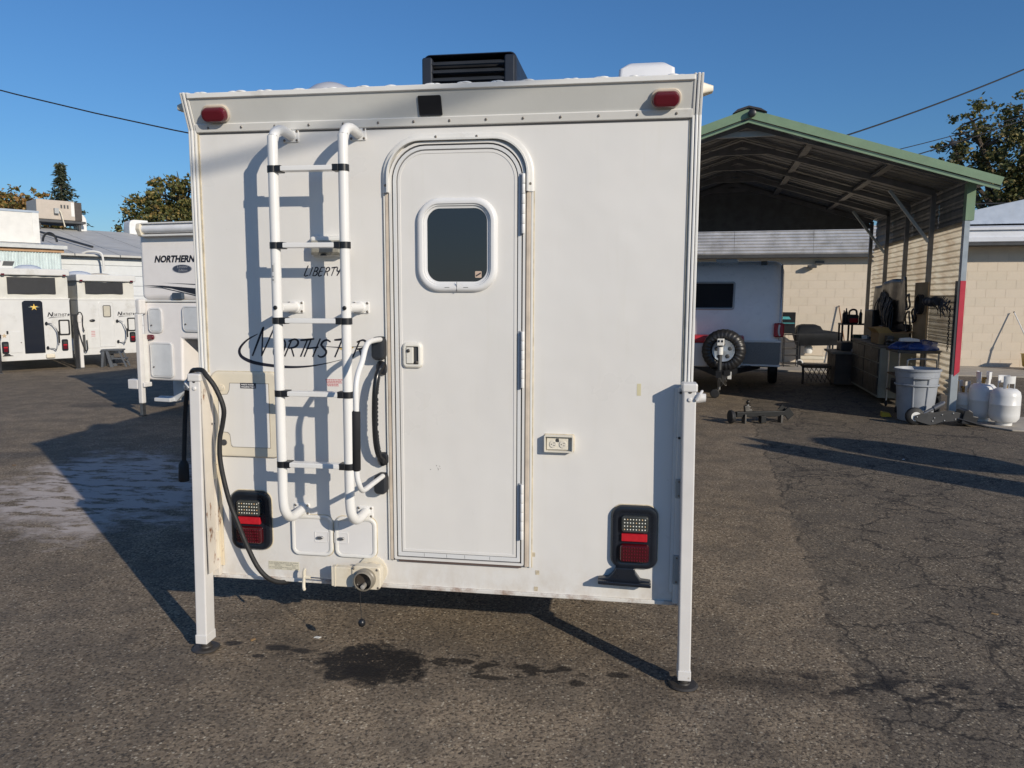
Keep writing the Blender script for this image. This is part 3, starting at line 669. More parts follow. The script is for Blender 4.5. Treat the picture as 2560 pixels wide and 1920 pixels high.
jack(1.09, 1.09, 2.80, 2.87, .025, 1.5, False, 1, LEGW)

# ---- yellowed sealant beads round the fittings
BEAD = mat('yellowed_bead', (.54, .47, .34), .6, var=.25, vs_=25)
for x0, z0, x1, z1, r_ in ((-1.019, .889, -.700, 1.270, .034), (-.661, .4495, -.469, .635, .036), (-.459, .4495, -.267, .635, .036), (-.947, .464, -.756, .735, .046), (.7575, .4725, .9485, .7435, .046), (.473, .961, .594, 1.031, .004)):
    MB().mould(x0-.0035, z0-.0035, x1+.0035, z1+.0035, r_+.003, [(0, .0005), (.001, -.0022), (.004, -.003)], False).build('sealant_bead', BEAD, K, smooth=50)
MB().box(.4195, -.004, .45, .4235, .0005, 2.03).build('sealant_bead', BEAD, K, smooth=0); MB().box(-.2145, -.004, .45, -.2115, .0005, 2.03).build('sealant_bead', BEAD, K, smooth=0)
MB().box(-1.033, -.004, .34, -1.028, .0005, 2.29).build('sealant_bead', BEAD, K, smooth=0); MB().box(1.028, -.004, .34, 1.033, .0005, 2.29).build('sealant_bead', BEAD, K, smooth=0); MB().box(-1.03, -.0035, 2.2895, 1.03, .0005, 2.2935).build('sealant_bead', GAP, K, smooth=0)

# ---- lettering on the rear wall
def arc(cx, cz, rx, rz_, a0, a1, n=10): return [(cx+rx*math.cos(R(a0+(a1-a0)*k/n)), cz+rz_*math.sin(R(a0+(a1-a0)*k/n))) for k in range(n+1)]
GL = {'N': [[(0, 0), (.12, .9), (.16, 1)], [(.12, 1), (.55, .04)], [(.55, .0), (.80, 1.0)]],
      'O': [arc(.42, .48, .36, .48, 70, 430, 18)],
      'R': [[(.0, 0), (.12, .95)], [(-.05, .86)]+arc(.30, .74, .32, .24, 100, -80, 8)+[(.12, .47)], [(.28, .48), (.62, 0)]],
      'T': [[(-.02, .93), (.4, .97), (.86, 1.02)], [(.44, .98), (.34, 0)]],
      'H': [[(.10, .98), (0, 0)], [(.72, 1.04), (.60, 0)], [(-.02, .47), (.78, .55)]],
      'S': [[(.68, .86)]+arc(.38, .74, .28, .22, 50, 200, 8)+[(.34, .5), (.56, .36)]+arc(.34, .22, .28, .22, 30, -150, 8)],
      'L': [[(.16, 1.05), (0, .02), (.62, .06)]], 'I': [[(.1, 1), (0, 0)]],
      'B': [[(.1, 1), (0, 0)], [(.0, .98)]+arc(.24, .76, .30, .22, 90, -80, 7)+[(.1, .5)], [(.1, .52)]+arc(.26, .26, .34, .26, 85, -90, 7)+[(-.02, 0)]],
      'E': [[(.1, .98), (0, .02), (.6, .05)], [(.08, .98), (.66, 1.0)], [(.05, .5), (.52, .53)]],
      'Y': [[(.05, .98)]+arc(.3, .72, .24, .20, 170, 330, 6), [(.62, 1.0), (.48, .45), (.30, 0)]],
      'A': [[(0, 0), (.40, 1.0), (.62, 0)], [(.1, .36), (.62, .40)]]}
def word(name, spec, z0, h, wd, slant, m, parent, y=-.0006, th=.0006):
    a = MB()
    for ch, x, sc, wsc in spec:
        for st in GL[ch]:
            pts = smoothpath([(px, 0, pz) for px, pz in st], 3) if len(st) > 2 else [Vector((px, 0, pz)) for px, pz in st]
            P = [(x+(q.x*wsc+q.z*slant)*h*sc, z0+q.z*h*sc) for q in pts]
            n_ = len(P); ws = [wd*(.55+.6*math.sin(math.pi*(.12+.76*i/max(1, n_-1)))) for i in range(n_)]
            a.ribbon(P, ws, y, th)
    return a.build(name, m, parent, smooth=0)
word('logo_lettering', [('N', -.822, 1.62, .62), ('O', -.735, 1, .85), ('R', -.672, 1, .9), ('T', -.622, 1, .9), ('H', -.582, 1, .85), ('S', -.528, 1, .85), ('T', -.468, 1.04, .95), ('R', -.362, 1, .85)], 1.341, .077, .0082, .36, INK, K)
sw = smoothpath([(-.793, 0, 1.438), (-.845, 0, 1.410), (-.880, 0, 1.372), (-.875, 0, 1.340), (-.835, 0, 1.318), (-.784, 0, 1.306), (-.70, 0, 1.297), (-.636, 0, 1.295), (-.56, 0, 1.300), (-.49, 0, 1.312), (-.44, 0, 1.324), (-.390, 0, 1.336)], 5)
nn = len(sw); MB().ribbon([(p.x, p.z) for p in sw], [.002+.0135*math.sin(math.pi*min(1, (i/nn)*1.15))**.8*(1 if i < nn*.35 else max(.12, 1-(i/nn-.35)*1.15)) for i in range(nn)], -.0006, .0006).build('logo_swoosh', INK, K, smooth=0)
def star(cx, cz, r, ri, rot=90):
    return [(cx+(r if k % 2 == 0 else ri)*math.cos(R(rot+36*k)), cz+(r if k % 2 == 0 else ri)*math.sin(R(rot+36*k))) for k in range(10)]
a = MB(); P5 = star(-.388, 1.372, .036, .013, 95); P5 = [(x, z) for x, z in P5]
n5 = len(P5); a.add([(-.388, -.0012, 1.372)]+[(x, -.0012, z) for x, z in P5], [(0, i+1, (i+1) % n5+1) for i in range(n5)])
a.build('logo_star', mat('star_yellow', (.62, .42, .10), .5), K, smooth=0)
MB().ribbon([(-.50, 1.388), (-.40, 1.383), (-.30, 1.392)], [.001, .0045, .001], -.0015, .0005).build('logo_stroke', INK, K, smooth=0)
word('model_lettering', [('L', -.571, 1.15, .7), ('I', -.547, 1, .8), ('B', -.533, 1, .8), ('E', -.508, 1, .75), ('R', -.482, 1, .75), ('T', -.458, 1, .8), ('Y', -.433, 1, .8)], 1.690, .036, .0048, .34, INK, K)

# ---- power cord hanging over the left jack
cb = smoothpath([(-1.238, .10, .81), (-1.226, .095, .935), (-1.205, .08, 1.07), (-1.15, .02, 1.20), (-1.095, -.03, 1.268), (-1.055, -.062, 1.281), (-1.012, -.085, 1.282), (-.985, -.1, 1.262), (-.946, -.1, 1.21), (-.912, -.1, 1.123), (-.925, -.09, 1.05), (-.944, -.085, .98), (-.945, -.085, .874), (-.913, -.09, .724), (-.876, -.09, .617), (-.832, -.09, .504), (-.785, -.085, .405), (-.74, -.06, .345), (-.70, .0, .315), (-.69, .10, .312)], 6)
pc = MB().tube(cb, .0105, 10).build('electric_cable', RUBBER, None, smooth=50)
tag(pc, 'thick black power cord draped over the left jack of the large white camper', 'power cord')
a = MB().tube([(-1.238, .10, .835), (-1.239, .10, .815), (-1.241, .10, .74), (-1.241, .10, .735)], [.014, .023, .025, .020], 14).build('plug', RUBBER, pc, smooth=50)

# ------------------------------------------------------------------ carport on the right (local x = along the front, y = depth)
FX, FY, FR = 5.071, 7.303, R(-6)
def fl(x, y, z=0): return (FX+x*math.cos(FR)-y*math.sin(FR), FY+x*math.sin(FR)+y*math.cos(FR), z)
CP = thing('metal_carport', 'open metal carport with green trim, dark roof and corrugated side wall', 'carport', fl(0, 0), FR)
GREEN = mat('green_trim', (.19, .28, .175), .42, var=.1, dirt='#5c7a66', ds=3)
GREY = mat('carport_steel', (.17, .17, .175), .5, metal=.3, var=.2)
ROOFU = mat('roof_sheet', (.16, .165, .17), .5, metal=.35, var=.15)
SIDEU = mat('upper_sheet', (.125, .13, .135), .55, metal=.2, var=.2)
FIB = mat_corr_trans()
LG = mat('post_grey', (.36, .40, .43), .45, metal=.3, var=.12)
frames = (.05, 1.36, 2.75, 4.11, 5.47)
ridge = (-2.70, 4.00); eave = (.28, 3.06); leave = (-5.68, 3.06)
for i, y in enumerate(frames):
    if i == 0:
        p = MB().box(-.035, y-.05, 0, .05, y+.05, .62).build('post', LG, CP, smooth=0, bevel=.004)
        MB().prism([(-.006, .60), (.056, .66), (.056, 1.83), (-.006, 1.83)], 'y', y-.056, y+.056).build('red_wrap', mat('red_wrap', (.50, .035, .06), .5, var=.1), p, smooth=0)
        MB().box(-.036, y-.051, .621, -.0065, y+.05, 1.83).build('dark_edge', DGREY, p, smooth=0)
        MB().box(-.005, y-.05, 1.831, .055, y+.05, 2.59).build('grey_wrap', LG, p, smooth=0)
        MB().box(-.005, y-.058, 2.591, .095, y+.055, 3.06).build('green_wrap', GREEN, p, smooth=0)
    else: MB().box(-.06, y-.03, 0, .0, y+.03, 3.1).build('post', GREY, CP, smooth=0)
    MB().box(-5.40, y-.03, 0, -5.34, y+.03, 3.1).build('post', GREY, CP, smooth=0)
    for s_ in (1, -1):
        e_ = (-.02, 3.10) if s_ > 0 else (-5.38, 3.10)
        MB().beam((ridge[0], y, ridge[1]-.09), (e_[0], y, e_[1]), .06, .08).build('rafter', GREY, CP, smooth=0)
    MB().beam((-3.18, y, 3.79), (-2.22, y, 3.79), .05, .07).build('collar_tie', LG if i == 0 else GREY, CP, smooth=0)
    if i == 0:
        for a_, b_ in (((-3.24, 3.79), (-3.42, 3.70)), ((-2.16, 3.79), (-1.98, 3.72))): MB().beam((a_[0], y-.02, a_[1]), (b_[0], y-.02, b_[1]), .05, .07).build('tie_end', LG, CP, smooth=0)
    if i in (1, 3): MB().beam((-.06, y, 2.42), (-.62, y, 3.17), .04, .04).build('brace', LG, CP, smooth=0)
    if i in (2, 3): MB().beam((-5.34, y, 2.42), (-4.78, y, 3.17), .04, .04).build('brace', LG, CP, smooth=0)
for t in (.28, .62):
    for s_ in (1, -1):
        xa = ridge[0]+s_*t*3.0; za = ridge[1]-t*.93-.045
        MB().box(xa-.05, -.15, za-.03, xa+.05, 5.55, za+.01).build('purlin', GREY, CP, smooth=0)
# ribbed roof sheets
def ribsheet(L, wd, pitch, h=.02):
    # returns rings across 'wd' (local s) for a sheet of length L (t)
    prof_ = []
    s_ = 0
    while s_ < wd-1e-6:
        prof_ += [(s_, 0), (s_+pitch*.68, 0), (s_+pitch*.76, h), (s_+pitch*.92, h)]; s_ += pitch
    prof_.append((wd, 0)); return prof_
nS = 7; wS = 5.85/nS
for s_ in (1, -1):
    for k in range(nS):
        pr = ribsheet(1, wS-.004, wS/4); e_ = eave if s_ > 0 else leave
        rg = []
        for (xx, zz) in (ridge, e_): rg.append([(xx, -.25+k*wS+q, zz+h) for q, h in pr])
        a = MB().loft(rg, closed=False); o = a.build('roof_sheet', ROOFU, CP, smooth=0)
        sd = o.modifiers.new('thick', 'SOLIDIFY'); sd.thickness = .004
for s_, e_ in ((1, (.31, 3.075)), (-1, (-5.71, 3.075))):
    dx = e_[0]-ridge[0]; dz = e_[1]-(ridge[1]+.05)
    top = (ridge[0], ridge[1]+.05)
    MB().prism([top, e_, (e_[0]-.03*s_, e_[1]-.095), (top[0], top[1]-.115)], 'y', -.275, -.255).build('gable_trim', GREEN, CP, smooth=0)
    MB().prism([(top[0], top[1]-.128), (e_[0]-.03*s_, e_[1]-.108), (e_[0]-.035*s_, e_[1]-.128), (top[0], top[1]-.150)], 'y', -.262, -.252).build('trim_groove', mat('green_dark', (.03, .07, .055), .5), CP, smooth=0)
    MB().prism([(top[0], top[1]-.150), (e_[0]-.035*s_, e_[1]-.128), (e_[0]-.04*s_, e_[1]-.150), (top[0], top[1]-.172)], 'y', -.272, -.24).build('trim_lip', GREEN, CP, smooth=0)
MB().prism([(-2.9, 3.995), (-2.84, 4.045), (-2.70, 4.085), (-2.55, 4.045), (-2.47, 3.995), (-2.70, 4.06)], 'y', -.30, 5.6).build('ridge_cap', mat('ridge_dark', (.03, .03, .035), .6), CP, smooth=0)
MB().lathe([(.03, 0), (.05, -.03), (.05, -.07), (.03, -.08)], (-2.66, -.27, 3.98), 'y', 14).build('gable_camera', BLACK, CP)
# rear gable in four horizontal boards
zs = [2.97, 3.22, 3.46, 3.70, 3.98]
for k in range(4):
    z0, z1 = zs[k], zs[k+1]+.01
    hw = lambda z: min(2.72, max(.02, (4.0-z)/.31))
    MB().prism([(ridge[0]-hw(z0), z0), (ridge[0]+hw(z0), z0), (ridge[0]+hw(z1), z1), (ridge[0]-hw(z1), z1)], 'y', 5.50-.012*(k%2), 5.53-.012*(k%2)).build('gable_board', SIDEU, CP, smooth=0)
# side wall sheets
def corr(y0, y1, z0, z1, x, pitch, amp, sharp=False):
    n_ = int((z1-z0)/pitch*(8 if not sharp else 4)); a = MB(); A = []; B = []
    for i in range(n_+1):
        z = z0+(z1-z0)*i/n_; t = (z-z0)/pitch
        dx = amp*math.cos(2*math.pi*t) if not sharp else (amp if (t % 1) < .22 else 0)
        A.append((x+dx, y0, z)); B.append((x+dx, y1, z))
    return a.loft([A, B], closed=False)
for k in range(4):
    y0, y1 = frames[k]+(.0 if k else .06), frames[k+1]
    corr(y0+.002, y1-.002, .30, 2.60, .026, .085, .020).build('fibreglass_sheet', FIB, CP, smooth=60, recalc=False)
    for z0, z1 in ((2.55, 2.865), (2.86, 3.18)): corr(y0+.002, y1-.002, z0, z1, .05, .115, .012, True).build('upper_sheet', SIDEU, CP, smooth=0, recalc=False)
for k in range(4):
    corr(frames[k], frames[k+1]-.004, .05, 3.05, -5.42, .2, .02, True).build('side_sheet', SIDEU, CP, smooth=0, recalc=False)

# ------------------------------------------------------------------ block building behind the carport
BY = 8.83
BB = thing('block_building', 'low cream block building with metal eave, behind the carport', 'building', fl(0, BY), FR)
CRM = mat('cream_block', (.67, .58, .465), .8, var=.06, vs_=3, bump=.25, bs=60, dirt='#a58f70', ds=1.5)
MORT = mat('mortar_cream', (.64, .555, .445), .85, var=.06)
MB().box(-9, .002, 0, 13, 7, 3.0).build('mortar_wall', MORT, BB, smooth=0)
bk = MB().box(-.2012, -.002, .002, .2012, .02, .2).mesh('block', 0); bk.materials.append(CRM)
bh_ = MB().box(-.2012, -.0022, .002, .2012, .02, .2).mesh('block', 0); bh_.materials.append(mat('cream_block_b', (.65, .565, .45), .8, var=.07, vs_=3, bump=.25, bs=60))
for r_ in range(13):
    for k in range(20):
        x = -2.35+.4064*k+(.2032 if r_ % 2 else 0)
        inst('block', bk if random.random() < .7 else bh_, BB, (x, random.uniform(-.0003, .0003), r_*.2032))
# eave: corrugated sheets on the left, boxed fascia on the right
CORS = mat('bright_corrugated', (.66, .65, .64), .32, metal=.55, var=.2, vs_=3, dirt='#8a8578', ds=2)
for k in range(5):
    x0 = -8.0+1.83*k; A = []; B = []
    for i in range(61):
        t = i/60; z = 2.66+.66*t; d_ = -.26+.13*t+.014*math.cos(2*math.pi*t*8.7); A.append((x0+.003, d_, z)); B.append((x0+1.826, d_, z))
    MB().loft([A, B], closed=False).build('corrugated_eave', CORS, BB, smooth=60, recalc=False)
MB().box(-8, -.25, 2.58, 1.15, .0, 2.655).build('soffit_gutter', DGREY, BB, smooth=0)
EAV = mat('eave_white', (.66, .68, .72), .4, var=.05)
MB().prism([(-.54, 2.86), (-.57, 2.88), (-.57, 2.97), (-.54, 2.98), (-.52, 3.13), (-.58, 3.135), (-.58, 3.19), (.2, 3.30), (.2, 2.86)], 'x', 1.16, 13).build('fascia', EAV, BB, smooth=0)
MB().box(1.16, -.53, 2.80, 13, -.02, 2.858).build('soffit_gutter', DGREY, BB, smooth=0)
MB().prism([(1.3, 3.31), (7.5, 4.65), (13, 4.65), (13, 3.31)], 'y', -.05, 7).build('roof', mat('blue_grey_roof', (.42, .47, .55), .45, metal=.2, var=.08), BB, smooth=0)
MB().box(-9, .0, 3.0, 1.28, 7, 3.30).build('roof', SIDEU, BB, smooth=0)
MB().box(-.6, -.06, 2.43, -.4, -.01, 2.50).build('wall_lamp_arm', DGREY, BB, smooth=0)
MB().box(-.78, -.20, 2.33, -.58, -.05, 2.40).build('wall_lamp', DGREY, BB, smooth=0, bevel=.01)
CONC = mat('concrete', (.36, .325, .275), .85, var=.14, vs_=4, bump=.3, bs=50, dirt='#5a5146', ds=1.2)
struct(MB().box(-7.5, 6.5, .001, 13, 8.86, .03).build('concrete_apron', CONC, None, smooth=0)); bpy.data.objects['concrete_apron'].location = fl(0, 0); bpy.data.objects['concrete_apron'].rotation_euler = (0, 0, FR)
o = struct(MB().prism([(.04, -.06), (.50, -.60), (5, -.95), (9, -1.0), (9, .75), (.04, .55)], 'z', .001, .022).build('concrete_pad', CONC, None, smooth=0, bevel=.006)); o.location = fl(0, 0); o.rotation_euler = (0, 0, FR)

# ------------------------------------------------------------------ things in and around the carport
def at(o, x, y, z=0, rz=0): o.location = fl(x, y, z); o.rotation_euler = (0, 0, FR+rz); return o
# wire grid with straps
wg = MB()
for i in range(27): wg.beam((-.05, .03+i*.041, 1.0), (-.05, .03+i*.041, 1.64), .006)
for j in range(8): wg.beam((-.056, .02, 1.01+j*.09), (-.056, 1.11, 1.01+j*.09), .009)
o = tag(wg.build('wire_grid', BLACK, smooth=0), 'black wire grid panel hung inside the carport wall beside the red post', 'wire rack'); at(o, 0, 0)
st = MB()
for k in range(26):
    y = random.uniform(.1, .75); z = 1.58+random.uniform(-.06, .06)
    st.tube(smoothpath([(-.08+random.uniform(-.02, .02), y, z), (-.11, y+random.uniform(-.06, .06), z-.07), (-.08, y+random.uniform(-.08, .08), z-random.uniform(.08, .2))], 3), .006, 5)
rl_ = []
for k in range(14):
    y = .45+.045*k; rl_.append((-.12, y, 1.565+.012*math.sin(k*2.1)))
st.tube(rl_, [.055+.014*math.sin(k*1.7) for k in range(14)], 9)
at(tag(st.build('strap_bundle', mat('strap_dark', (.03, .035, .045), .45, var=.4, vs_=30), smooth=40), 'dark rolled straps and wire slung over the black wire grid', 'straps'), 0, 0)
ch = MB()
for k in range(22):
    z = 1.50-.027*k; q = [(-.075+.010*math.cos(t)*(k % 2), .10+.010*math.cos(t)*((k+1) % 2), z+.017*math.sin(t)) for t in [2*math.pi*i/8 for i in range(8)]]
    ch.tube(q, .004, 5, closed=True)
at(tag(ch.build('hanging_chain', BLACK, smooth=40), 'black chain hanging down the wire grid by the red post', 'chain'), 0, 0)
hs = MB()
for k in range(3): hs.tube([(-.12-.02*k, 1.26+.135*math.cos(t)+.012*k, 1.52+.135*math.sin(t)) for t in [2*math.pi*i/24 for i in range(24)]], .013, 8, closed=True)
at(tag(hs.build('hose_coil', RUBBER, smooth=50), 'coil of black hose hanging on the carport wall in front of the plywood', 'hose'), 0, 0)
at(tag(MB().box(-.075, 1.15, .86, -.062, 1.85, 1.84).build('plywood_sheet', mat('plywood', (.34, .24, .13), .7, var=.15, vs_=3), smooth=0), 'tan plywood sheet leaning against the carport side wall', 'plywood'), 0, 0)
# black plastic sheet
rg = []
for i in range(25):
    t = i/24; y = 2.3+2.35*t
    rg.append([(-.09+.02*math.sin(9*t)+.015*math.sin(23*t+z*5), y, z) for z in [1.18+(.70+.05*math.sin(t*5)+(.06 if t < .1 else 0))*j/10 for j in range(11)]])
o = MB().loft(rg, closed=False).build('plastic_sheet', mat('black_sheet', (.012, .012, .013), .35, var=.3), smooth=60); o.modifiers.new('t', 'SOLIDIFY').thickness = .004
at(tag(o, 'sagging dark plastic sheet pinned along the carport side wall', 'plastic sheet'), 0, 0)
cd = MB()
for k in range(44):
    y = 3.0+random.gauss(.45, .3); z = 1.72-abs(y-3.7)*.28
    cd.tube(smoothpath([(-.12, y, z+random.uniform(-.04, .04)), (-.18+random.uniform(-.03, .03), y+random.uniform(-.1, .1), z-.22), (-.16, y+random.uniform(-.08, .08), z-random.uniform(.32, .55)), (-.12, y+random.uniform(-.04, .1), z-random.uniform(.05, .2))], 4), .010, 5)
at(tag(cd.build('cord_tangle', BLACK, smooth=50), 'tangle of black cords hanging over the dark plastic sheet', 'cords'), 0, 0)
# drawer cabinet
cb_ = thing('drawer_cabinet', 'worn grey drawer cabinet along the carport wall behind the steel cart', 'cabinet', fl(-.08, 1.5), FR)
CABG = mat('cabinet_grey', (.27, .275, .235), .5, var=.12, dirt='#6b6350', ds=3)
MB().box(-.50, 0, .10, 0, 2.1, .86).build('carcass', CABG, cb_, smooth=0, bevel=.005)
MB().box(-.53, -.02, .861, .02, 2.14, .90).build('countertop', mat('bench_top', (.14, .12, .10), .6, var=.2), cb_, smooth=0, bevel=.004)
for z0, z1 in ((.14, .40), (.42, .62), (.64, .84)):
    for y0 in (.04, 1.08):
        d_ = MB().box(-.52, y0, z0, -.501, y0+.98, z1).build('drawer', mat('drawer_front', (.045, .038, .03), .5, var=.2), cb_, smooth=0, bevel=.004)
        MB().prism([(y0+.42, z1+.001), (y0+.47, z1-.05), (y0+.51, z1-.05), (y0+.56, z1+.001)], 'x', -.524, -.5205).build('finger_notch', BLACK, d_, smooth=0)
# steel cart
sc_ = thing('steel_cart', 'open steel cart with chrome handle behind the grey trash can', 'cart', fl(-.50, .70), FR)
for x in (0, .50):
    for y in (0, .62): MB().tube([(x, y, .06), (x, y, .84)], .013, 8).build('cart_leg', STEEL, sc_)
for z in (.26, .50): MB().box(-.01, -.01, z, .51, .63, z+.02).build('shelf', mat('rust_shelf', (.16, .11, .07), .6, var=.2), sc_, smooth=0)
MB().box(-.03, -.03, .842, .55, .68, .88).build('cart_top', mat('cart_top', (.06, .055, .05), .6), sc_, smooth=0)
MB().tube(smoothpath([(.08, -.12, .60), (.08, -.12, .72), (.12, -.12, .765), (.40, -.12, .77), (.45, -.12, .73), (.45, -.12, .58)], 4), .014, 8).build('handle', STEEL, sc_, smooth=50)
for x in (0, .5):
    for y in (0, .62): MB().lathe([(.04, -.012), (.045, 0), (.04, .012)], (x, y, .046), 'x', 14).build('caster', RUBBER, sc_)
# blue tarp heap
rg = []
for i in range(30):
    a_ = 2*math.pi*i/30; r_ = .26+.05*math.sin(3*a_)+.02*math.sin(11*a_)
    rg.append((math.cos(a_)*r_*1.25, math.sin(a_)*r_*.9))
rings = []
for t, z in ((1, 0), (1.06, .03), (1.0, .06), (.8, .09), (.55, .115), (.3, .125), (.1, .13)): rings.append([(x*t, y*t, z+.016*math.sin(7*x*9+y*12+t*9)*(1 if z > 0 else 0)) for x, y in rg])
at(tag(MB().loft(rings, True, True).build('blue_tarp', mat('tarp_blue', (.025, .06, .22), .3, var=.35, vs_=12), smooth=50), 'folded blue tarp heaped on the steel cart', 'tarp'), -.20, .95, .881)
at(tag(MB().prism([(-.13, 0), (.13, 0), (.12, .035), (.0, .055), (-.12, .045)], 'y', -.05, .05).build('white_tray', STK, smooth=0, bevel=.006), 'small white tray lying on the blue tarp', 'tray'), -.36, .82, 1.0)
cbx = thing('cardboard_box', 'open brown cardboard box on the drawer cabinet top', 'box', fl(-.36, 2.0, .901), FR)
CARD = mat('cardboard', (.32, .20, .09), .75, var=.12)
MB().box(-.2, -.25, 0, .22, .3, .17).build('box_body', CARD, cbx, smooth=0)
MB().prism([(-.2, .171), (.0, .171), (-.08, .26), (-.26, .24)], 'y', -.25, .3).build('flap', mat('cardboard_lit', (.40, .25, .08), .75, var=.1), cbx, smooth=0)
MB().prism([(.221, .171), (.2, .171), (.32, .20), (.34, .195)], 'y', -.25, .3).build('flap', CARD, cbx, smooth=0)
for k in range(9):
    a = MB().box(-.05, -.04, 0, .05, .05, random.uniform(.03, .10)).build('shop_part', [DGREY, DSTEEL, BLACK, STK, mat('navy_plastic', (.03, .05, .12), .5)][k % 5], None, smooth=0, bevel=.012)
    at(tag(a, ['low dark grey block at the near end of the cabinet top', 'dark steel block behind the near end of the cabinet top', 'black block lying just before the cardboard box', 'small white box touching the cardboard box', 'navy block against the far side of the cardboard box', 'dark grey block in the middle of the cabinet top behind the cardboard box', 'steel block past the middle of the cabinet top', 'black block near the far end of the cabinet top', 'white block farthest back on the cabinet top'][k], 'shop part', 'small parts on the cabinet top'), -.45+.05*(k % 4), 1.55+.22*k, .901, k*.7)
at(tag(MB().box(-.075, 1.95, .05, -.055, 5.3, 1.2).build('dark_recess', mat('recess_dark', (.014, .013, .012), .7), smooth=0), 'near-black panel added for the deep shade behind the cabinets', 'board'), 0, 0)  # black panel added to darken the shaded recess along the wall
# more shop clutter
CL = [('tool_box', 'low black tool box on the wall side of the cabinet top', -.16, 2.75, .901, .16, .30, .20, BLACK), ('paint_tin', 'round dark tin on the cabinet top by the wall', -.14, 3.3, .901, .09, .09, .24, DSTEEL), ('plastic_crate', 'black plastic crate under the wire grid on the floor', -.14, .75, 0.0, .14, .22, .30, BLACK), ('scrap_carton', 'dark brown carton on the lower shelf of the steel cart', -.25, 1.0, .281, .16, .2, .17, mat('carton_dark', (.10, .06, .03), .8)), ('speaker_box', 'tall black box leaning by the parts rack', -.16, 3.95, .90, .14, .2, .5, BLACK), ('grey_case', 'grey tool case on the dark plywood workbench', -.55, 4.2, .641, .18, .14, .16, DGREY), ('steel_drum', 'black drum lying behind the trash can', -.42, .62, .281, .13, .2, .2, BLACK)]
for nm, lab, x, y, z, hx, hy, h, mm in CL: at(tag(MB().box(-hx, -hy, 0, hx, hy, h).build(nm, mm, smooth=0, bevel=.02), lab, nm.split('_')[1]), x, y, z, .15)
vz = thing('shop_vise', 'dark steel vise on the near corner of the cabinet top', 'vise', fl(-.44, 1.62, .901), FR)
MB().box(-.06, -.06, 0, .06, .06, .05).build('base', DSTEEL, vz, smooth=0, bevel=.01); MB().box(-.05, -.09, .05, .05, .0, .14).build('jaw', DSTEEL, vz, smooth=0, bevel=.01); MB().box(-.05, .03, .05, .05, .09, .14).build('jaw', DSTEEL, vz, smooth=0, bevel=.01); MB().tube([(0, -.15, .08), (0, .1, .08)], .014, 8).build('screw_bar', STEEL, vz); MB().tube([(-.07, -.145, .08), (.07, -.145, .08)], .007, 6).build('handle', STEEL, vz)
for k, (y, z, r_) in enumerate(((2.1, 1.55, .10), (2.05, 1.25, .13), (1.72, 1.35, .09))): at(tag(MB().tube([(-.10-.01*math.sin(3*t), y+r_*math.cos(t), z+r_*1.2*math.sin(t)) for t in [2*math.pi*i/20 for i in range(20)]], .014, 7, closed=True).build('cord_loop', BLACK, smooth=50), ['black cord loop hung highest left of the plywood sheet', 'largest black cord loop hung low left of the plywood sheet', 'small black cord loop hung over the plywood sheet'][k], 'cord'), 0, 0)
# dark bench further back, lattice crate, shelf rack
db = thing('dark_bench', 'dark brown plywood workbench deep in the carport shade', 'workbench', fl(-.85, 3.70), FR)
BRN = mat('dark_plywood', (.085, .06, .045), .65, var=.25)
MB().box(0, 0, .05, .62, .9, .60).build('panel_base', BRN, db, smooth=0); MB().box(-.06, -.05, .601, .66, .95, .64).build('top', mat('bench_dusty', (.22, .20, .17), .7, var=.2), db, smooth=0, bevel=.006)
at(tag(MB().ball((0, 0, .06), .10, 12, (1.2, 1, .7)).build('rag', mat('rag_grey', (.45, .47, .52), .9, var=.15), smooth=60), 'grey rag crumpled on the dark plywood workbench', 'rag'), -.45, 3.85, .60)
lc = thing('lattice_stool', 'low brown lattice stool on the shaded carport floor', 'stool', fl(-1.05, 4.3), FR)
for i in range(6): MB().beam((-.22+.08*i, -.18, .04), (-.30+.08*i+.16, -.18, .30), .012).build('lattice_strip', BRN, lc, smooth=0); MB().beam((-.12+.08*i, -.165, .04), (-.30+.08*i, -.165, .30), .012).build('lattice_strip', BRN, lc, smooth=0)
MB().box(-.30, -.20, .30, .25, .2, .36).build('seat', mat('stool_brown', (.13, .085, .055), .7, var=.2), lc, smooth=0, bevel=.02)
for x in (-.29, .22): MB().tube(smoothpath([(x, -.2, .0), (x, -.22, .2), (x, -.16, .33)], 4), .022, 8).build('leg', BRN, lc)
rk = thing('parts_rack', 'black perforated steel rack of tools against the cream block wall', 'rack', fl(-.62, 4.55), FR)
for x in (0, .17, .50):
    for y in (0, .35): MB().box(x-.016, y-.016, 0, x+.016, y+.016, 1.13).build('rack_post', BLACK, rk, smooth=0)
for z in (.62, .76, 1.10): MB().box(-.02, -.03, z, .53, .38, z+.025).build('shelf', DGREY, rk, smooth=0)
js = thing('jump_starter', 'black and red battery jump starter on top of the parts rack', 'jump starter', fl(-.44, 4.62, 1.126), FR)
MB().mould(-.09, 0, .10, .17, .03, [(0, .09), (0, -.06), (.015, -.075)], True).build('case', BLACK, js, smooth=40)
MB().mould(-.06, .02, .08, .10, .01, [(0, -.074), (0, -.08)], True).build('red_label', REDREF, js, smooth=0)
MB().tube(smoothpath([(-.06, 0, .16), (-.055, 0, .23), (.0, 0, .265), (.06, 0, .245), (.075, 0, .16)], 5), .018, 8).build('handle', BLACK, js, smooth=50)
for k, (x, h) in enumerate(((-.585, .25), (-.545, .29), (-.29, .27))): at(tag(MB().lathe([(.028, 0), (.03, .01), (.03, h*.7), (.012, h*.85), (.012, h)], n=12).build('spray_can', BLACK), ['short black spray bottle at the left end of the parts rack', 'tall black spray bottle beside the jump starter', 'black pump bottle right of the jump starter'][k], 'bottle'), x, 4.66, 1.126)
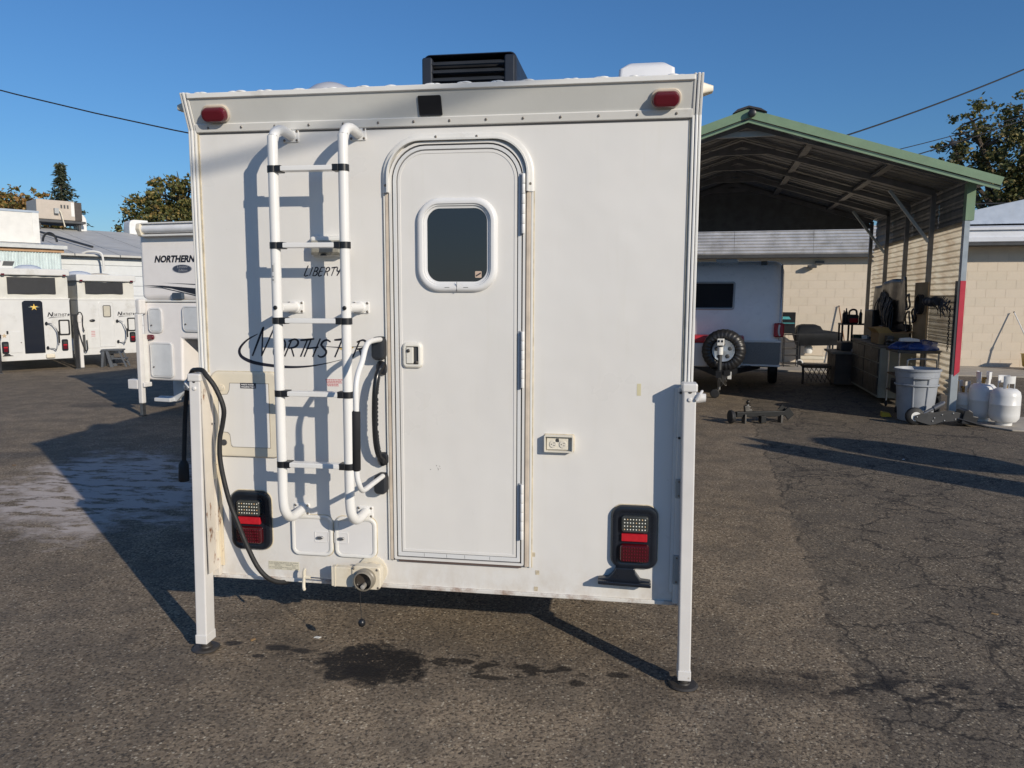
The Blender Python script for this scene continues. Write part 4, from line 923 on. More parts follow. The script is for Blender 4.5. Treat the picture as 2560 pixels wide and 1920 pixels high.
at(tag(MB().box(-.14, -.1, 0, .14, .1, .13).build('green_bin', mat('bin_green', (.015, .08, .055), .5), smooth=0, bevel=.02), 'dark green plastic bin on the middle shelf of the parts rack', 'bin'), -.27, 4.66, .787)
at(tag(MB().lathe([(.05, 0), (.055, .02), (.055, .26), (.02, .32), (.02, .36)], n=14).build('red_extinguisher', mat('ext_red', (.25, .02, .03), .4)), 'dull red canister standing beside the parts rack', 'canister'), -.06, 4.2, .64)
# covered grill
gr = thing('covered_grill', 'barbecue grill under a black cover against the cream block wall', 'grill', fl(-.60, 8.15), FR)
COVR = mat('grill_cover', (.010, .011, .013), .6, var=.35, vs_=6, bump=.5, bs=9, spec=.25)
rings = []
for z, x0, x1, d_ in ((.50, -.42, .50, .24), (.62, -.46, .52, .27), (.77, -.50, .53, .30), (.80, -.48, .52, .28)):
    rings.append([(x+.012*math.sin(40*x+9*z), y+.012*math.sin(31*x), z+.015*math.sin(5*x)) for x, y in rr(x0, -d_, x1, d_, .08, 6)])
rings.append([(x*.80-.10, y*.9, .86) for x, y in rr(-.45, -.28, .30, .28, .10, 6)]); rings.append([(x*.7-.13, y*.8, .95) for x, y in rr(-.42, -.28, .30, .28, .12, 6)]); rings.append([(x*.4-.15, y*.5, .99) for x, y in rr(-.42, -.28, .30, .28, .12, 6)])
MB().loft(rings, False, True).build('cover', COVR, gr, smooth=60)
for x in (-.36, .36):
    for y in (-.2, .2): MB().box(x-.018, y-.018, .08 if x < 0 else 0, x+.018, y+.018, .56).build('leg', BLACK, gr, smooth=0)
wh = MB().lathe([(.075, -.02), (.085, -.01), (.085, .01), (.075, .02)], (-.36, -.24, .087), 'y', 20).build('wheel', mat('wheel_white', (.6, .6, .58), .5), gr)
MB().lathe([(.055, -.026), (.055, -.018)], (-.36, -.24, .087), 'y', 18).build('hub', BLACK, wh)
MB().box(-.34, -.18, .16, .2, .18, .24).build('burner_tray', CREAM, gr, smooth=0, bevel=.02); MB().lathe([(.08, .3), (.1, .34), (.1, .44), (.06, .5)], (-.15, 0, 0), 'z', 16).build('gas_bottle', STK, gr)
ws = thing('wire_shelf', 'black wire shelf holding a dark box, between trailer and covered grill', 'shelf', fl(-1.36, 7.4), FR)
for x in (0, .30):
    for y in (0, .3): MB().tube([(x, y, 0), (x, y, .95 if y else .76)], .010, 6).build('shelf_post', BLACK, ws)
for z in (.10, .28, .44, .60, .76): MB().box(-.01, -.01, z, .31, .31, z+.012).build('shelf_deck', BLACK, ws, smooth=0)
bx_ = thing('battery_box', 'black box with teal label standing behind the trailer tail lamp', 'box', fl(-1.30, 7.55, .98), FR)
MB().box(-.13, -.1, 0, .16, .1, .30).build('case', BLACK, bx_, smooth=0, bevel=.004); MB().prism([(-.12, .14), (.06, .14), (.02, .20), (-.12, .20)], 'y', -.1015, -.103).build('label_art', mat('teal_print', (.10, .42, .46), .4), bx_, smooth=0); MB().box(-.12, -.1022, .045, .14, -.101, .06).build('label_bar', MATS['teal_print'], bx_, smooth=0)
MB().box(-.13, -.09, -.19, .16, .09, -.001).build('box_stand', BLACK, bx_, smooth=0)
# poles by the wall
po = thing('wooden_pole', 'thin brown wooden pole leaning on the cream wall left of the tool rack', 'pole', fl(0, 0), FR)
MB().tube([(-.01, 8.79, 1.40), (.20, 8.45, .03)], .014, 8).build('shaft', mat('pole_wood', (.25, .13, .06), .6), po); MB().tube([(-.01, 8.79, 1.40), (-.014, 8.797, 1.425)], [.02, .016], 8).build('tip', BLACK, po)
mp = thing('mop_pole', 'white mop pole leaning from the yellow bucket to the cream wall', 'mop', fl(0, 0), FR)
MB().tube([(3.73, 8.76, 1.29), (3.90, 8.42, .70)], .012, 8).build('shaft', ALU, mp); MB().tube([(3.90, 8.42, .70), (4.02, 8.25, .15)], .016, 8).build('lower_shaft', ALU, mp); MB().tube([(3.73, 8.76, 1.29), (3.724, 8.772, 1.31)], .017, 8).build('tip', BLACK, mp); MB().tube([(3.888, 8.445, .74), (3.906, 8.408, .68)], .021, 8).build('clamp', BLACK, mp)
bu = thing('mop_bucket', 'yellow wheeled mop bucket beside the cream wall at the right edge', 'bucket', fl(4.05, 8.2), FR)
YEL = mat('bucket_yellow', (.55, .38, .04), .4, var=.1)
rings = [[(x, y, z) for x, y in rr(-.20-i, -.17-i, .24+i, .17+i, .04, 5)] for z, i in ((.08, 0), (.10, .02), (.36, .05), (.38, .065), (.38, .045), (.14, .0))]
MB().loft(rings, True, True).build('tub', YEL, bu, smooth=40)
MB().box(.02, -.236, .1, .10, -.205, .37).build('rib', YEL, bu, smooth=0, bevel=.01)
for x in (-.17, .2):
    for y in (-.13, .13): MB().lathe([(.03, -.015), (.036, 0), (.03, .015)], (x, y, .037), 'x', 12).build('caster', BLACK, bu)
# grey trash can
tc_ = thing('trash_can', 'grey plastic trash can standing at the carport post', 'trash can', fl(-.43, .02), FR)
GCAN = mat('can_grey', (.30, .32, .35), .5, var=.08, dirt='#4a5058', ds=4)
MB().lathe([(.19, .0), (.205, .01), (.255, .58), (.262, .585), (.265, .66), (.28, .662), (.285, .69), (.272, .695), (.258, .66), (.2, .02), (.001, .015)], n=40, cap=True).build('body', GCAN, tc_, smooth=35)
for a0 in (-112, -72):
    a_ = R(a0); b_ = R(a0+2)
    MB().tube([(.208*math.cos(a_), .208*math.sin(a_), .03), (.258*math.cos(a_), .258*math.sin(a_), .56)], .010, 6).build('rib', GCAN, tc_)
for sx in (-1, 1):
    ha = R(-92 if sx < 0 else 88)
    rings = []
    for da in range(-20, 21, 5): rings.append([(r_*math.cos(ha+R(da)), r_*math.sin(ha+R(da)), z) for r_, z in ((.258, .56), (.295, .575), (.295, .60), (.262, .60))])
    MB().loft(rings, True, True).build('handle', GCAN, tc_, smooth=30)
MB().lathe([(.262, .47), (.268, .475), (.268, .49), (.26, .495)], n=40, cap=False).build('band', GCAN, tc_, smooth=35)
# propane tanks
TKW = mat('tank_white', (.66, .66, .65), .35, var=.04, dirt='#8a7a60', ds=5, dlo=.62, dhi=.8)
def tank(x, y, r_, h, lab, m=TKW, rz=0):
    t = thing('propane_tank', lab, 'propane tank', fl(x, y, .022), FR+rz, 'propane tanks by the carport post')
    b_ = h-.15
    MB().lathe([(r_*.35, .035), (r_*.8, .05), (r_*.97, .09), (r_, .14), (r_, b_*.55), (r_*1.008, b_*.555), (r_*1.008, b_*.57), (r_, b_*.575), (r_, b_-.10), (r_*.93, b_-.045), (r_*.7, b_-.01), (r_*.3, b_)], n=36).build('vessel', m, t, smooth=40)
    MB().lathe([(r_*.55, 0), (r_*.56, .05)], n=24, cap=False).build('foot_ring', m, t)
    for a0 in (-70, 110):
        rings = []
        for da in range(-60, 61, 10):
            a_ = R(a0+da); low = b_-.02 if abs(da) > 38 else (b_+.06 if abs(da) < 32 else b_-.02)
            rings.append([(r_*.50*math.cos(a_), r_*.50*math.sin(a_), low), (r_*.50*math.cos(a_), r_*.50*math.sin(a_), h), (r_*.56*math.cos(a_), r_*.56*math.sin(a_), h+.004), (r_*.54*math.cos(a_), r_*.54*math.sin(a_), low)])
        MB().loft(rings, True, True).build('collar', m, t, smooth=40)
    MB().lathe([(.02, b_-.01), (.02, b_+.05), (.035, b_+.055), (.035, b_+.08), (.015, b_+.085)], n=14).build('valve', mat('brass', (.35, .22, .08), .35, metal=.8), t)
    return t
tank(.53, -.22, .168, .62, 'large white propane tank nearest the camera at the right edge')
tank(.37, .08, .158, .64, 'large white propane tank half hidden behind another at the right edge', rz=1.1)
tank(.19, .22, .135, .50, 'small cream propane tank tucked beside the carport post', mat('tank_cream', (.66, .60, .52), .4, var=.06), rz=.6)
# trailer jack dolly
dl = thing('trailer_dolly', 'black trailer dolly with one pneumatic wheel lying before the trash can', 'trailer dolly', fl(-.53, -.38), FR+R(8))
wl = MB().lathe([(.055, -.045), (.09, -.042), (.11, -.025), (.112, 0), (.11, .025), (.09, .042), (.055, .045)], (.0, 0, .112), 'y', 28).build('wheel', RUBBER, dl, smooth=40)
MB().lathe([(.058, -.044), (.060, -.048), (.040, -.046), (.018, -.05), (.016, -.06)], (.0, 0, .112), 'y', 22).build('rim', STK, wl)
PLT = mat('dolly_plate', (.030, .031, .034), .5, var=.25)
for y in (-.065, .055): MB().prism([(-.03, .08), (.02, .05), (.16, .01), (.22, .02), (.30, .05), (.52, .07), (.55, .10), (.53, .17), (.44, .185), (.25, .155), (.13, .165), (.06, .155), (-.02, .13)], 'y', y, y+.008).build('side_plate', PLT, dl, smooth=0, bevel=.003)
for x, z in ((.19, .06), (.30, .145), (.43, .165), (.50, .10), (.33, .07), (.21, .10), (.46, .09), (.0, .11)): MB().lathe([(.009, 0), (.009, -.006), (.004, -.009)], (x, -.066, z), 'y', 10).build('bolt', STEEL, dl)
MB().tube([(.09, -.005, .14), (.25, -.005, .235)], .022, 12).build('jack_tube', mat('jack_grey', (.16, .165, .18), .4, metal=.5), dl, smooth=50); MB().tube([(.22, -.005, .217), (.33, -.005, .283)], .033, 12).build('jack_head', MATS['jack_grey'], dl, smooth=50); MB().ball((.335, -.005, .29), .022, 10).build('jack_knob', STEEL, dl)
MB().prism([(.52, .04), (.70, .02), (.72, .13), (.66, .14), (.65, .19), (.60, .22), (.55, .20)], 'y', -.10, .12).build('hitch_cradle', BLACK, dl, smooth=0, bevel=.008)
MB().tube([(.50, -.08, .10), (.82, -.16, .012)], .012, 8).build('draw_arm', BLACK, dl); MB().tube([(.50, .06, .08), (.74, .10, .012)], .012, 8).build('draw_arm', BLACK, dl)
at(tag(MB().prism([(-.07, 0), (.06, 0), (.03, .055), (-.07, .07)], 'y', -.05, .05).build('wheel_chock', YEL, smooth=0, bevel=.008), 'small yellow wheel chock on the ground left of the trash can', 'wheel chock'), -.72, .25, .0)

# ------------------------------------------------------------------ teardrop trailer
TR = thing('teardrop_trailer', 'silver teardrop trailer with covered spare wheel parked under the carport', 'trailer', (2.52, 9.98, 0), R(-11))
SILV = mat('trailer_skin', (.88, .87, .88), .3, metal=0, var=.03)
tp = [(.02, .46), (.0, .60), (.0, .88), (.01, 1.2), (.05, 1.45), (.14, 1.72), (.26, 1.93), (.44, 2.10), (.66, 2.20), (1.0, 2.25), (2.2, 2.20), (3.2, 1.8), (3.8, 1.1), (3.9, .55), (3.8, .46)]
tps = [(p.x, p.z) for p in smoothpath([(a_, 0, b_) for a_, b_ in tp], 4)]
a = MB(); n_ = len(tps)
def pinset(d_): return [(1.9+(y-1.9)*(1-d_/1.9), 1.3+(z-1.3)*(1-d_/.9)) for y, z in tps]
MB().loft([[(x, y, z) for y, z in pinset(d_)] for x, d_ in ((-.925, .16), (-.90, .09), (-.86, .04), (-.79, .01), (-.72, 0), (.70, 0), (.77, .01), (.84, .04), (.88, .09), (.905, .16))], True, True).build('body', SILV, TR, smooth=50)
for x0, x1 in ((-.905, -.885), (.865, .885)):
    big_ = [(1.9+(y-1.9)*(1-.05/1.9), 1.3+(z-1.3)*(1-.05/.9)) for y, z in tps]
    MB().prism(big_, 'x', x0, x1).build('edge_trim', mat('trailer_edge', (.55, .55, .55), .35, metal=.4), TR, smooth=40)
def ty(z):
    for (y0, z0), (y1, z1) in zip(tps, tps[1:]):
        if z0 <= z <= z1 and z1 > z0: return y0+(y1-y0)*(z-z0)/(z1-z0)
    return 0
def onfront(mb): mb.v = [(x, ty(z)+y, z) for x, y, z in mb.v]; return mb
wf = onfront(MB().mould(-.93+.1, 1.40, .13, 1.88, .05, [(0, .01), (0, -.02), (.012, -.03), (.03, -.028), (.035, -.016)], False)).build('front_window', mat('window_trim_grey', (.40, .42, .45), .35), TR, smooth=40)
onfront(MB().mould(-.83+.032, 1.432, .10, 1.85, .03, [(0, -.015), (0, -.02)], True)).build('pane', GLASSD, wf, smooth=0)
DIA = NT('diamond_plate'); v_ = DIA.vor(34, co=DIA.co((1, 1, 1.8), rot=(0, R(45), 0)), rnd=.15); DIA.set(Base_Color=(.22, .22, .22, 1), Metallic=.35, Roughness=.42); DIA.bump(DIA.step(v_, .45, .15), .9, .01)
MB().box(.30, -.018, .50, .885, .0, .86).build('diamond_plate', DIA.m, TR, smooth=0); MB().box(-.92, -.018, .50, -.62, .0, .86).build('diamond_plate', DIA.m, TR, smooth=0)
MB().box(-.92, -.028, .865, .90, .0, .90).build('belt_trim', ALU, TR, smooth=0, bevel=.006); MB().box(-.92, -.022, .465, .90, .02, .495).build('lower_trim', ALU, TR, smooth=0, bevel=.006)
for x in (.86, -.90):
    l_ = MB().mould(x-.085, .96, x+.075, 1.19, .02, [(0, .03), (0, -.05), (.02, -.075)], True).build('corner_lamp', RED, TR, smooth=40)
    MB().tube(smoothpath([(x+.01, -.07, .985), (x-.005, -.088, 1.03), (x-.008, -.09, 1.10), (x+.002, -.075, 1.165)], 4), .015, 8).build('lamp_bar', STK, l_)
vn_ = MB().box(-.25, .75, 2.20, .12, 1.1, 2.29).build('roof_hatch', mat('hatch_grey', (.35, .37, .4), .3), TR, smooth=0, bevel=.02); MB().box(.52, .55, 2.16, .62, .65, 2.235).build('roof_vent', BLACK, TR, smooth=0, bevel=.01)
tb = MB().box(-.55, -.42, .46, .28, -.02, .86).build('tongue_box', mat('box_white', (.62, .61, .61), .45, var=.04), TR, smooth=0, bevel=.03)
MB().box(-.56, -.44, .861, .31, -.03, .98).build('box_lid', RED, tb, smooth=0, bevel=.035, seg=3)
# spare wheel under a gathered cover
sp_ = MB(); rings = []
N_ = 84
for q, (rd, yy, ru) in enumerate(((.19, .09, 0), (.27, .12, .0), (.325, .10, .006), (.345, .04, .004), (.345, -.03, .004), (.325, -.085, .010), (.27, -.115, .014), (.215, -.12, .010), (.195, -.105, .0))):
    rings.append([((rd+ru*math.sin(k*math.pi*.66))*math.cos(2*math.pi*k/N_), yy+ru*.7*math.sin(k*math.pi*.66+1), (rd+ru*math.sin(k*math.pi*.66))*math.sin(2*math.pi*k/N_)) for k in range(N_)])
sp_.loft(rings, False, False)
sp_.v = [(x+.02, y-.60, z+.755) for x, y, z in sp_.v]
sw_ = sp_.build('spare_wheel', mat('tyre_cover', (.018, .018, .020), .4, var=.2), TR, smooth=60)
MB().lathe([(.19, -.06), (.175, -.10), (.14, -.085), (.06, -.09), (.001, -.10)], (.02, -.60, .755), 'y', 28, False).build('rim', mat('rim_silver', (.42, .47, .53), .35, metal=.5), sw_)
for k in range(5):
    a_ = R(72*k+20); MB().ball((.02+.11*math.cos(a_), -.692, .755+.11*math.sin(a_)), .034, 10, (1, .25, 1)).build('rim_hole', DGREY, sw_)
# tongue and jack
MB().beam((-.02, -1.05, .40), (-.02, .3, .44), .08, .10).build('drawbar', BLACK, TR, smooth=0)
for s_ in (-1, 1): MB().beam((s_*.03, -.9, .40), (s_*.55, .35, .44), .06, .09).build('a_frame', BLACK, TR, smooth=0)
jk = MB().tube([(-.02, -.80, .20), (-.02, -.80, .88)], .03, 12).build('tongue_jack', DGREY, TR, smooth=50)
MB().tube([(-.02, -.80, .70), (-.02, -.80, .82)], .045, 14).build('jack_motor', STK, jk, smooth=50); MB().mould(-.07, .845, .035, .955, .01, [(0, -.74), (0, -.86), (.006, -.868)], True).build('jack_head', STK, jk, smooth=0)
for x in (-.045, .005): MB().mould(x-.012, .90, x+.018, .935, .005, [(0, -.867), (0, -.872)], True).build('switch', BLACK, jk, smooth=0)
MB().lathe([(.025, .13), (.025, .40)], (-.02, -.80, 0), 'z', 12).build('jack_foot_tube', STEEL, jk)
jw = MB().lathe([(.04, -.03), (.065, -.028), (.075, -.015), (.075, .015), (.065, .028), (.04, .03)], (-.08, -.84, .075), 'y', 20).build('jockey_wheel', RUBBER, jk)
MB().beam((-.02, -.80, .15), (-.08, -.84, .08), .05, .02).build('wheel_fork', DSTEEL, jk, smooth=0)
a = MB()
for k in range(16): a.tube(smoothpath([(-.02+random.uniform(-.03, .03), -.86, .42), (.0+random.uniform(-.07, .09), -.92, .34), (.02+random.uniform(-.06, .10), -.9, .24+random.uniform(-.06, .06)), (.05+random.uniform(-.05, .05), -.84, .36)], 4), .006, 5)
a.build('safety_chain', DSTEEL, TR, smooth=40)
MB().box(.10, -.70, .30, .16, -.69, .42).build('paper_tag', STK, TR, smooth=0)
for x in (-.80, .78):
    MB().lathe([(.18, -.09), (.27, -.085), (.30, -.05), (.30, .05), (.27, .085), (.18, .09)], (x, 1.75, .30), 'x', 28).build('wheel', RUBBER, TR, smooth=40)
MB().beam((-.8, 1.75, .33), (.8, 1.75, .33), .07).build('axle', BLACK, TR, smooth=0)
# hitch bar on the ground
hb = thing('hitch_receiver', 'black receiver hitch bar with a tow ball lying on the asphalt', 'hitch bar', (2.54, 6.80, 0), R(17))
HB = mat('hitch_black', (.008, .009, .010), .5, var=.3, spec=.3)
MB().beam((-.30, 0, .115), (.36, 0, .115), .06, .07).build('cross_tube', HB, hb, smooth=0, bevel=.006)
MB().lathe([(.02, .05), (.075, .03), (.088, 0), (.085, -.02), (.02, -.03)], (-.37, -.02, .09), 'x', 22).build('end_plate', RUBBER, hb)
MB().prism([(.34, .13), (.42, .20), (.50, .10), (.42, .03)], 'y', -.012, .012).build('end_plate', HB, hb, smooth=0, bevel=.003); MB().prism([(.30, .16), (.36, .22), (.48, .13), (.44, .11)], 'y', .05, .07).build('end_flange', HB, hb, smooth=0)
MB().box(-.20, -.06, .0, -.18, .04, .12).build('bracket', DSTEEL, hb, smooth=0); MB().box(.30, -.05, .0, .325, .04, .10).build('bracket', DSTEEL, hb, smooth=0); MB().box(0, -.10, .015, .07, -.02, .10).build('receiver_tube', HB, hb, smooth=0, bevel=.004)
MB().prism([(-.18, .15), (-.08, .15), (-.085, .175), (-.12, .19), (-.10, .215), (-.15, .235), (-.19, .22)], 'y', -.02, .03).build('ball_mount', DSTEEL, hb, smooth=0, bevel=.006)
MB().lathe([(.018, .21), (.014, .24), (.016, .25)], (-.14, .0, 0), 'z', 12).build('ball_neck', STEEL, hb); MB().ball((-.14, 0, .272), .026, 16).build('tow_ball', mat('ball_dark', (.05, .045, .04), .25, metal=.8), hb)

# ------------------------------------------------------------------ pop-up campers at the left
PH = R(55)
FAB = mat('tent_fabric', (.60, .59, .54), .8, var=.06, vs_=5, bump=.6, bs=7)
PWH = mat('popup_white', (.62, .62, .605), .4, var=.04, dirt='#9a9484', ds=2)
MESHD = mat('dark_screen', (.014, .015, .018), .5, var=.2)
def lampset(par, x0, z0, x1, z1):
    t = MB().mould(x0, z0, x1, z1, .03, [(0, .001), (0, -.015), (.008, -.022)], True, 5).build('tail_light', HOUS, par, smooth=40)
    h = (z1-z0); w_ = (x1-x0)
    MB().box(x0+w_*.22, -.030, z0+h*.62, x1-w_*.2, -.021, z0+h*.85).build('reverse_lamp', LEDM, t, smooth=0); MB().box(x0+w_*.22, -.030, z0+h*.46, x1-w_*.2, -.021, z0+h*.58).build('reflector', REDREF, t, smooth=0); MB().box(x0+w_*.22, -.031, z0+h*.16, x1-w_*.2, -.021, z0+h*.44).build('brake_lens', REDLENS, t, smooth=0)
def arms(par, x, zt, zb, xo):
    for z in (zt, zb): MB().ball((x, -.03, z), .035, 10, (.8, 1, 1.1)).build('handle_bracket', BLACK, par)
    MB().tube(smoothpath([(x, -.04, zt), (x+.08, -.09, zt-.01), (xo-.03, -.12, zt-.10), (xo, -.12, zt-.2), (xo, -.12, zb+.12), (xo-.04, -.12, zb-.03), (x+.1, -.08, zb-.02), (x, -.04, zb)], 4), .011, 8).build('swing_handle', STEEL, par, smooth=50)
    MB().tube([(xo+.02, -.13, zt-.17), (xo+.02, -.13, zb+.10)], .017, 8).build('foam_grip', FOAM, par)
def fabric(par, x0, x1, z0, z1, y):
    rg = []
    for i in range(33):
        x = x0+(x1-x0)*i/32
        rg.append([(x, y+.012*math.sin(11*x+6*z)+.010*math.sin(25*x-9*z)*math.cos(3*z), z) for z in [z0+(z1-z0)*j/8 for j in range(9)]])
    return MB().loft(rg, closed=False).build('tent_wall', FAB, par, smooth=60)
def popup(lab, loc, x0, x1, zb, zw, zl, zt, dep):
    c_ = thing('popup_camper', lab, 'camper', loc, PH, 'pop-up campers at the left')
    MB().box(x0, 0, zb, x1, .5, zw).build('rear_wall', PWH, c_, smooth=0, bevel=.012)
    MB().box(x0+.02, .501, zb+.35, x1-.02, dep, zw-.001).build('body', PWH, c_, smooth=0)
    MB().box(x0-.005, -.012, zw-.012, x1+.005, .5, zw+.012).build('belt_moulding', TRIM, c_, smooth=0)
    fabric(c_, x0+.01, x1-.01, zw+.012, zl, .03)
    MB().box(x0+.02, .06, zw+.013, x1-.02, dep-.1, zl-.001).build('tent_sides', FAB, c_, smooth=0)
    MB().box(x0-.02, -.06, zl, x1+.02, dep, zt).build('pop_top', PWH, c_, smooth=0, bevel=.02)
    return c_
A = popup('white pop-up camper with dark door and gold star decal', (-11.112, 11.646, 0), -1.33, -.01, .24, 1.53, 2.02, 2.16, 3.6)
MB().mould(-1.14, 1.635, -.26, 1.98, .01, [(0, .02), (0, -.004)], True, 3).build('tent_window', MESHD, A, smooth=0)
dr = MB().mould(-.905, .385, -.53, 1.495, [.01, .01, .06, .06], [(0, .001), (0, -.012), (.006, -.016)], True, 6).build('entry_door', mat_glass('black_door', (.012, .015, .024, 1), .2), A, smooth=40)
pts = star(-.69, 1.355, .075, .026); MB().add([(-.69, -.018, 1.355)]+[(x, -.018, z) for x, z in pts], [(0, i+1, (i+1) % 10+1) for i in range(10)]).build('star_decal', mat('gold_star', (.75, .50, .10), .45, var=.1), dr, smooth=0)
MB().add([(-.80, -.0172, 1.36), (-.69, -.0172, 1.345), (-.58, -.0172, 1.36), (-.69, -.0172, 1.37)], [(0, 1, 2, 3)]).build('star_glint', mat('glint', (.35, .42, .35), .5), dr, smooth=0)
MB().mould(-1.17, .41, -.945, .85, .01, [(0, .001), (0, -.008), (.004, -.010)], True, 3).build('access_door', PWH, A, smooth=0)
MB().lathe([(.012, -.01), (.012, -.02)], (-.965, 0, .62), 'y', 8).build('door_knob', SCREW, A)
for x0, z0, x1, z1 in ((-1.312, .40, -1.19, .65), (-.212, .41, -.09, .66)): lampset(A, x0, z0, x1, z1)
arms(A, -.485, 1.01, .49, -.31)
bf = MB().mould(-.252, .75, -.035, 1.085, .03, [(0, .001), (0, -.02), (.028, -.02), (.03, -.006)], True, 4).build('black_hatch', BLACK, A, smooth=30); MB().mould(-.222, .78, -.065, 1.055, .02, [(0, -.005), (0, -.010)], True, 4).build('hatch_door', PWH, bf, smooth=0)
text('logo_lettering', 'N', INK, A, (-.455, -.003, 1.155), .13, shear=.28, bold=.004); text('logo_lettering', 'ORTHST\u2605R', INK, A, (-.365, -.003, 1.158), .085, shear=.28, bold=.001, sx=.86); MB().ribbon([(-.44, 1.118), (-.40, 1.128), (-.30, 1.138), (-.12, 1.143)], [.002, .016, .008, .002], -.002).build('logo_swoosh', INK, A, smooth=0)
for x in (-1.22, -.10): MB().box(x-.03, -.075, 2.015, x+.03, -.061, 2.05).build('clearance_light', REDLENS, A, smooth=0)
MB().prism([(-1.27, .395), (-1.19, .395), (-1.17, .365), (-1.12, .355), (-1.31, .355), (-1.29, .37)], 'y', -.03, -.001).build('plate_bracket', BLACK, A, smooth=0); MB().box(-.53, -.06, .27, -.36, -.001, .36).build('waste_valve', CREAM, A, smooth=0, bevel=.02)
pts = star(-1.255, .77, .055, .022); MB().prism(pts, 'y', -.001, -.004).build('star_decal', mat('tan_star', (.5, .38, .24), .5), A, smooth=0)
MB().box(-1.215, -.03, .81, -1.185, -.001, .87).build('lock_box', BLACK, A, smooth=0)
for x in (.045, -1.40):
    j = MB().box(x-.035, -.13, .02, x+.035, -.06, 1.20).build('jack_leg', BLACK, A, smooth=0, bevel=.005); MB().box(x-.05, -.14, .0, x+.05, -.05, .02).build('foot_pad', DGREY, j, smooth=0)
    MB().box(min(x, x*.2), -.10, .72, max(x, x*.2) if x > 0 else -1.33, -.02, .80).build('bracket', BLACK, j, smooth=0)
v1 = MB().prism([(-1.17, 2.16), (-.90, 2.16), (-.90, 2.22), (-.86, 2.33), (-1.10, 2.33), (-1.17, 2.22)], 'y', .5, .9).build('roof_vent', PWH, A, smooth=0, bevel=.01); MB().prism([(-1.09, 2.225), (-.90, 2.225), (-.865, 2.32), (-1.06, 2.32)], 'y', .49, .499).build('vent_opening', DGREY, v1, smooth=0)
MB().ball((-.63, .5, 2.16), .26, 18, (1, 1, .38)).build('roof_dome', mat('dome_grey', (.50, .54, .60), .25), A)
B_ = popup('white pop-up camper with plain white door, next to the camper with the star', (-11.126+.0, 11.871, 0), .02, 1.22, .28, 1.52, 1.92, 2.07, 3.6)
MB().mould(.19, 1.645, .97, 1.895, .01, [(0, .02), (0, -.004)], True, 3).build('tent_window', MESHD, B_, smooth=0)
dr = MB().mould(.425, .45, .745, 1.475, [.01, .01, .06, .06], [(0, .001), (0, -.012), (.012, -.014), (.016, -.009)], True, 6).build('entry_door', PWH, B_, smooth=40)
wd_ = MB().mould(.515, 1.12, .68, 1.39, .03, [(0, -.008), (0, -.02), (.014, -.022), (.016, -.012)], True, 5).build('door_window', DGREY, dr, smooth=30); MB().mould(.53, 1.135, .665, 1.375, .02, [(0, -.0125), (0, -.016)], True, 5).build('curtain_pane', mat('pane_beige', (.50, .47, .39), .3), wd_, smooth=0)
MB().box(.715, -.02, .93, .735, -.009, 1.03).build('door_latch', TRIM, dr, smooth=0)
ac_ = MB().mould(.17, .43, .42, .86, .01, [(0, .001), (0, -.008), (.004, -.010)], True, 3).build('access_door', PWH, B_, smooth=0)
for k in range(4): MB().box(.25, -.0115, .80-.035*k, .33, -.0102, .812-.035*k).build('warning_print', RINK, ac_, smooth=0)
MB().ball((.285, -.02, 1.05), .05, 10, (1.2, .4, .6)).build('porch_light', BLACK, B_)
text('logo_lettering', 'N', INK, B_, (.815, -.003, 1.155), .12, shear=.28, bold=.004); text('logo_lettering', 'ORTHST\u2605R', INK, B_, (.90, -.003, 1.158), .078, shear=.28, bold=.001, sx=.80); MB().ribbon([(.83, 1.118), (.87, 1.128), (.96, 1.136), (1.12, 1.141)], [.002, .015, .008, .002], -.002).build('logo_swoosh', INK, B_, smooth=0)
bf = MB().mould(1.02, .79, 1.21, 1.10, .03, [(0, .001), (0, -.02), (.026, -.02), (.028, -.006)], True, 4).build('black_hatch', BLACK, B_, smooth=30); MB().mould(1.048, .818, 1.182, 1.072, .02, [(0, -.005), (0, -.010)], True, 4).build('hatch_door', PWH, bf, smooth=0)
lampset(B_, 1.06, .53, 1.185, .77); arms(B_, .80, 1.03, .56, .95)
for x in (.09, 1.14): MB().box(x-.03, -.075, 1.915, x+.03, -.061, 1.95).build('clearance_light', REDLENS, B_, smooth=0)
MB().box(.04, -.004, .37, .115, .3, .73).build('open_compartment', mat('comp_beige', (.36, .34, .29), .7), B_, smooth=0); MB().box(.03, -.012, .36, .125, -.0045, .74).build('compartment_frame', DGREY, B_, smooth=0)
j = MB().box(-.035, -.13, .02, .035, -.06, 1.14).build('jack_leg', LEGW, B_, smooth=0, bevel=.005); MB().box(-.05, -.14, .0, .05, -.05, .02).build('foot_pad', DGREY, j, smooth=0); MB().box(-.045, -.14, 1.0, .04, -.05, 1.19).build('cap', LEGW, j, smooth=0, bevel=.03)
MB().ball((.24, .6, 2.07), .27, 18, (1, 1, .33)).build('roof_dome', MATS['dome_grey'], B_); MB().ball((.72, .7, 2.07), .22, 16, (1.1, 1, .25)).build('roof_vent', CREAM, B_)
cq = tag(MB().tube(smoothpath([(.14, -.05, .62), (.13, -.10, .42), (.07, -.15, .40), (.0, -.16, .62), (-.06, -.16, .95), (-.07, -.15, 1.14), (.0, -.15, 1.24), (.05, -.15, 1.15), (.05, -.12, .95), (.09, -.08, .82)], 6), .012, 8).build('power_cable', RUBBER, smooth=50), 'black cable looped over the white jack of a pop-up camper', 'cable', None, (-11.126, 11.871, 0), PH)
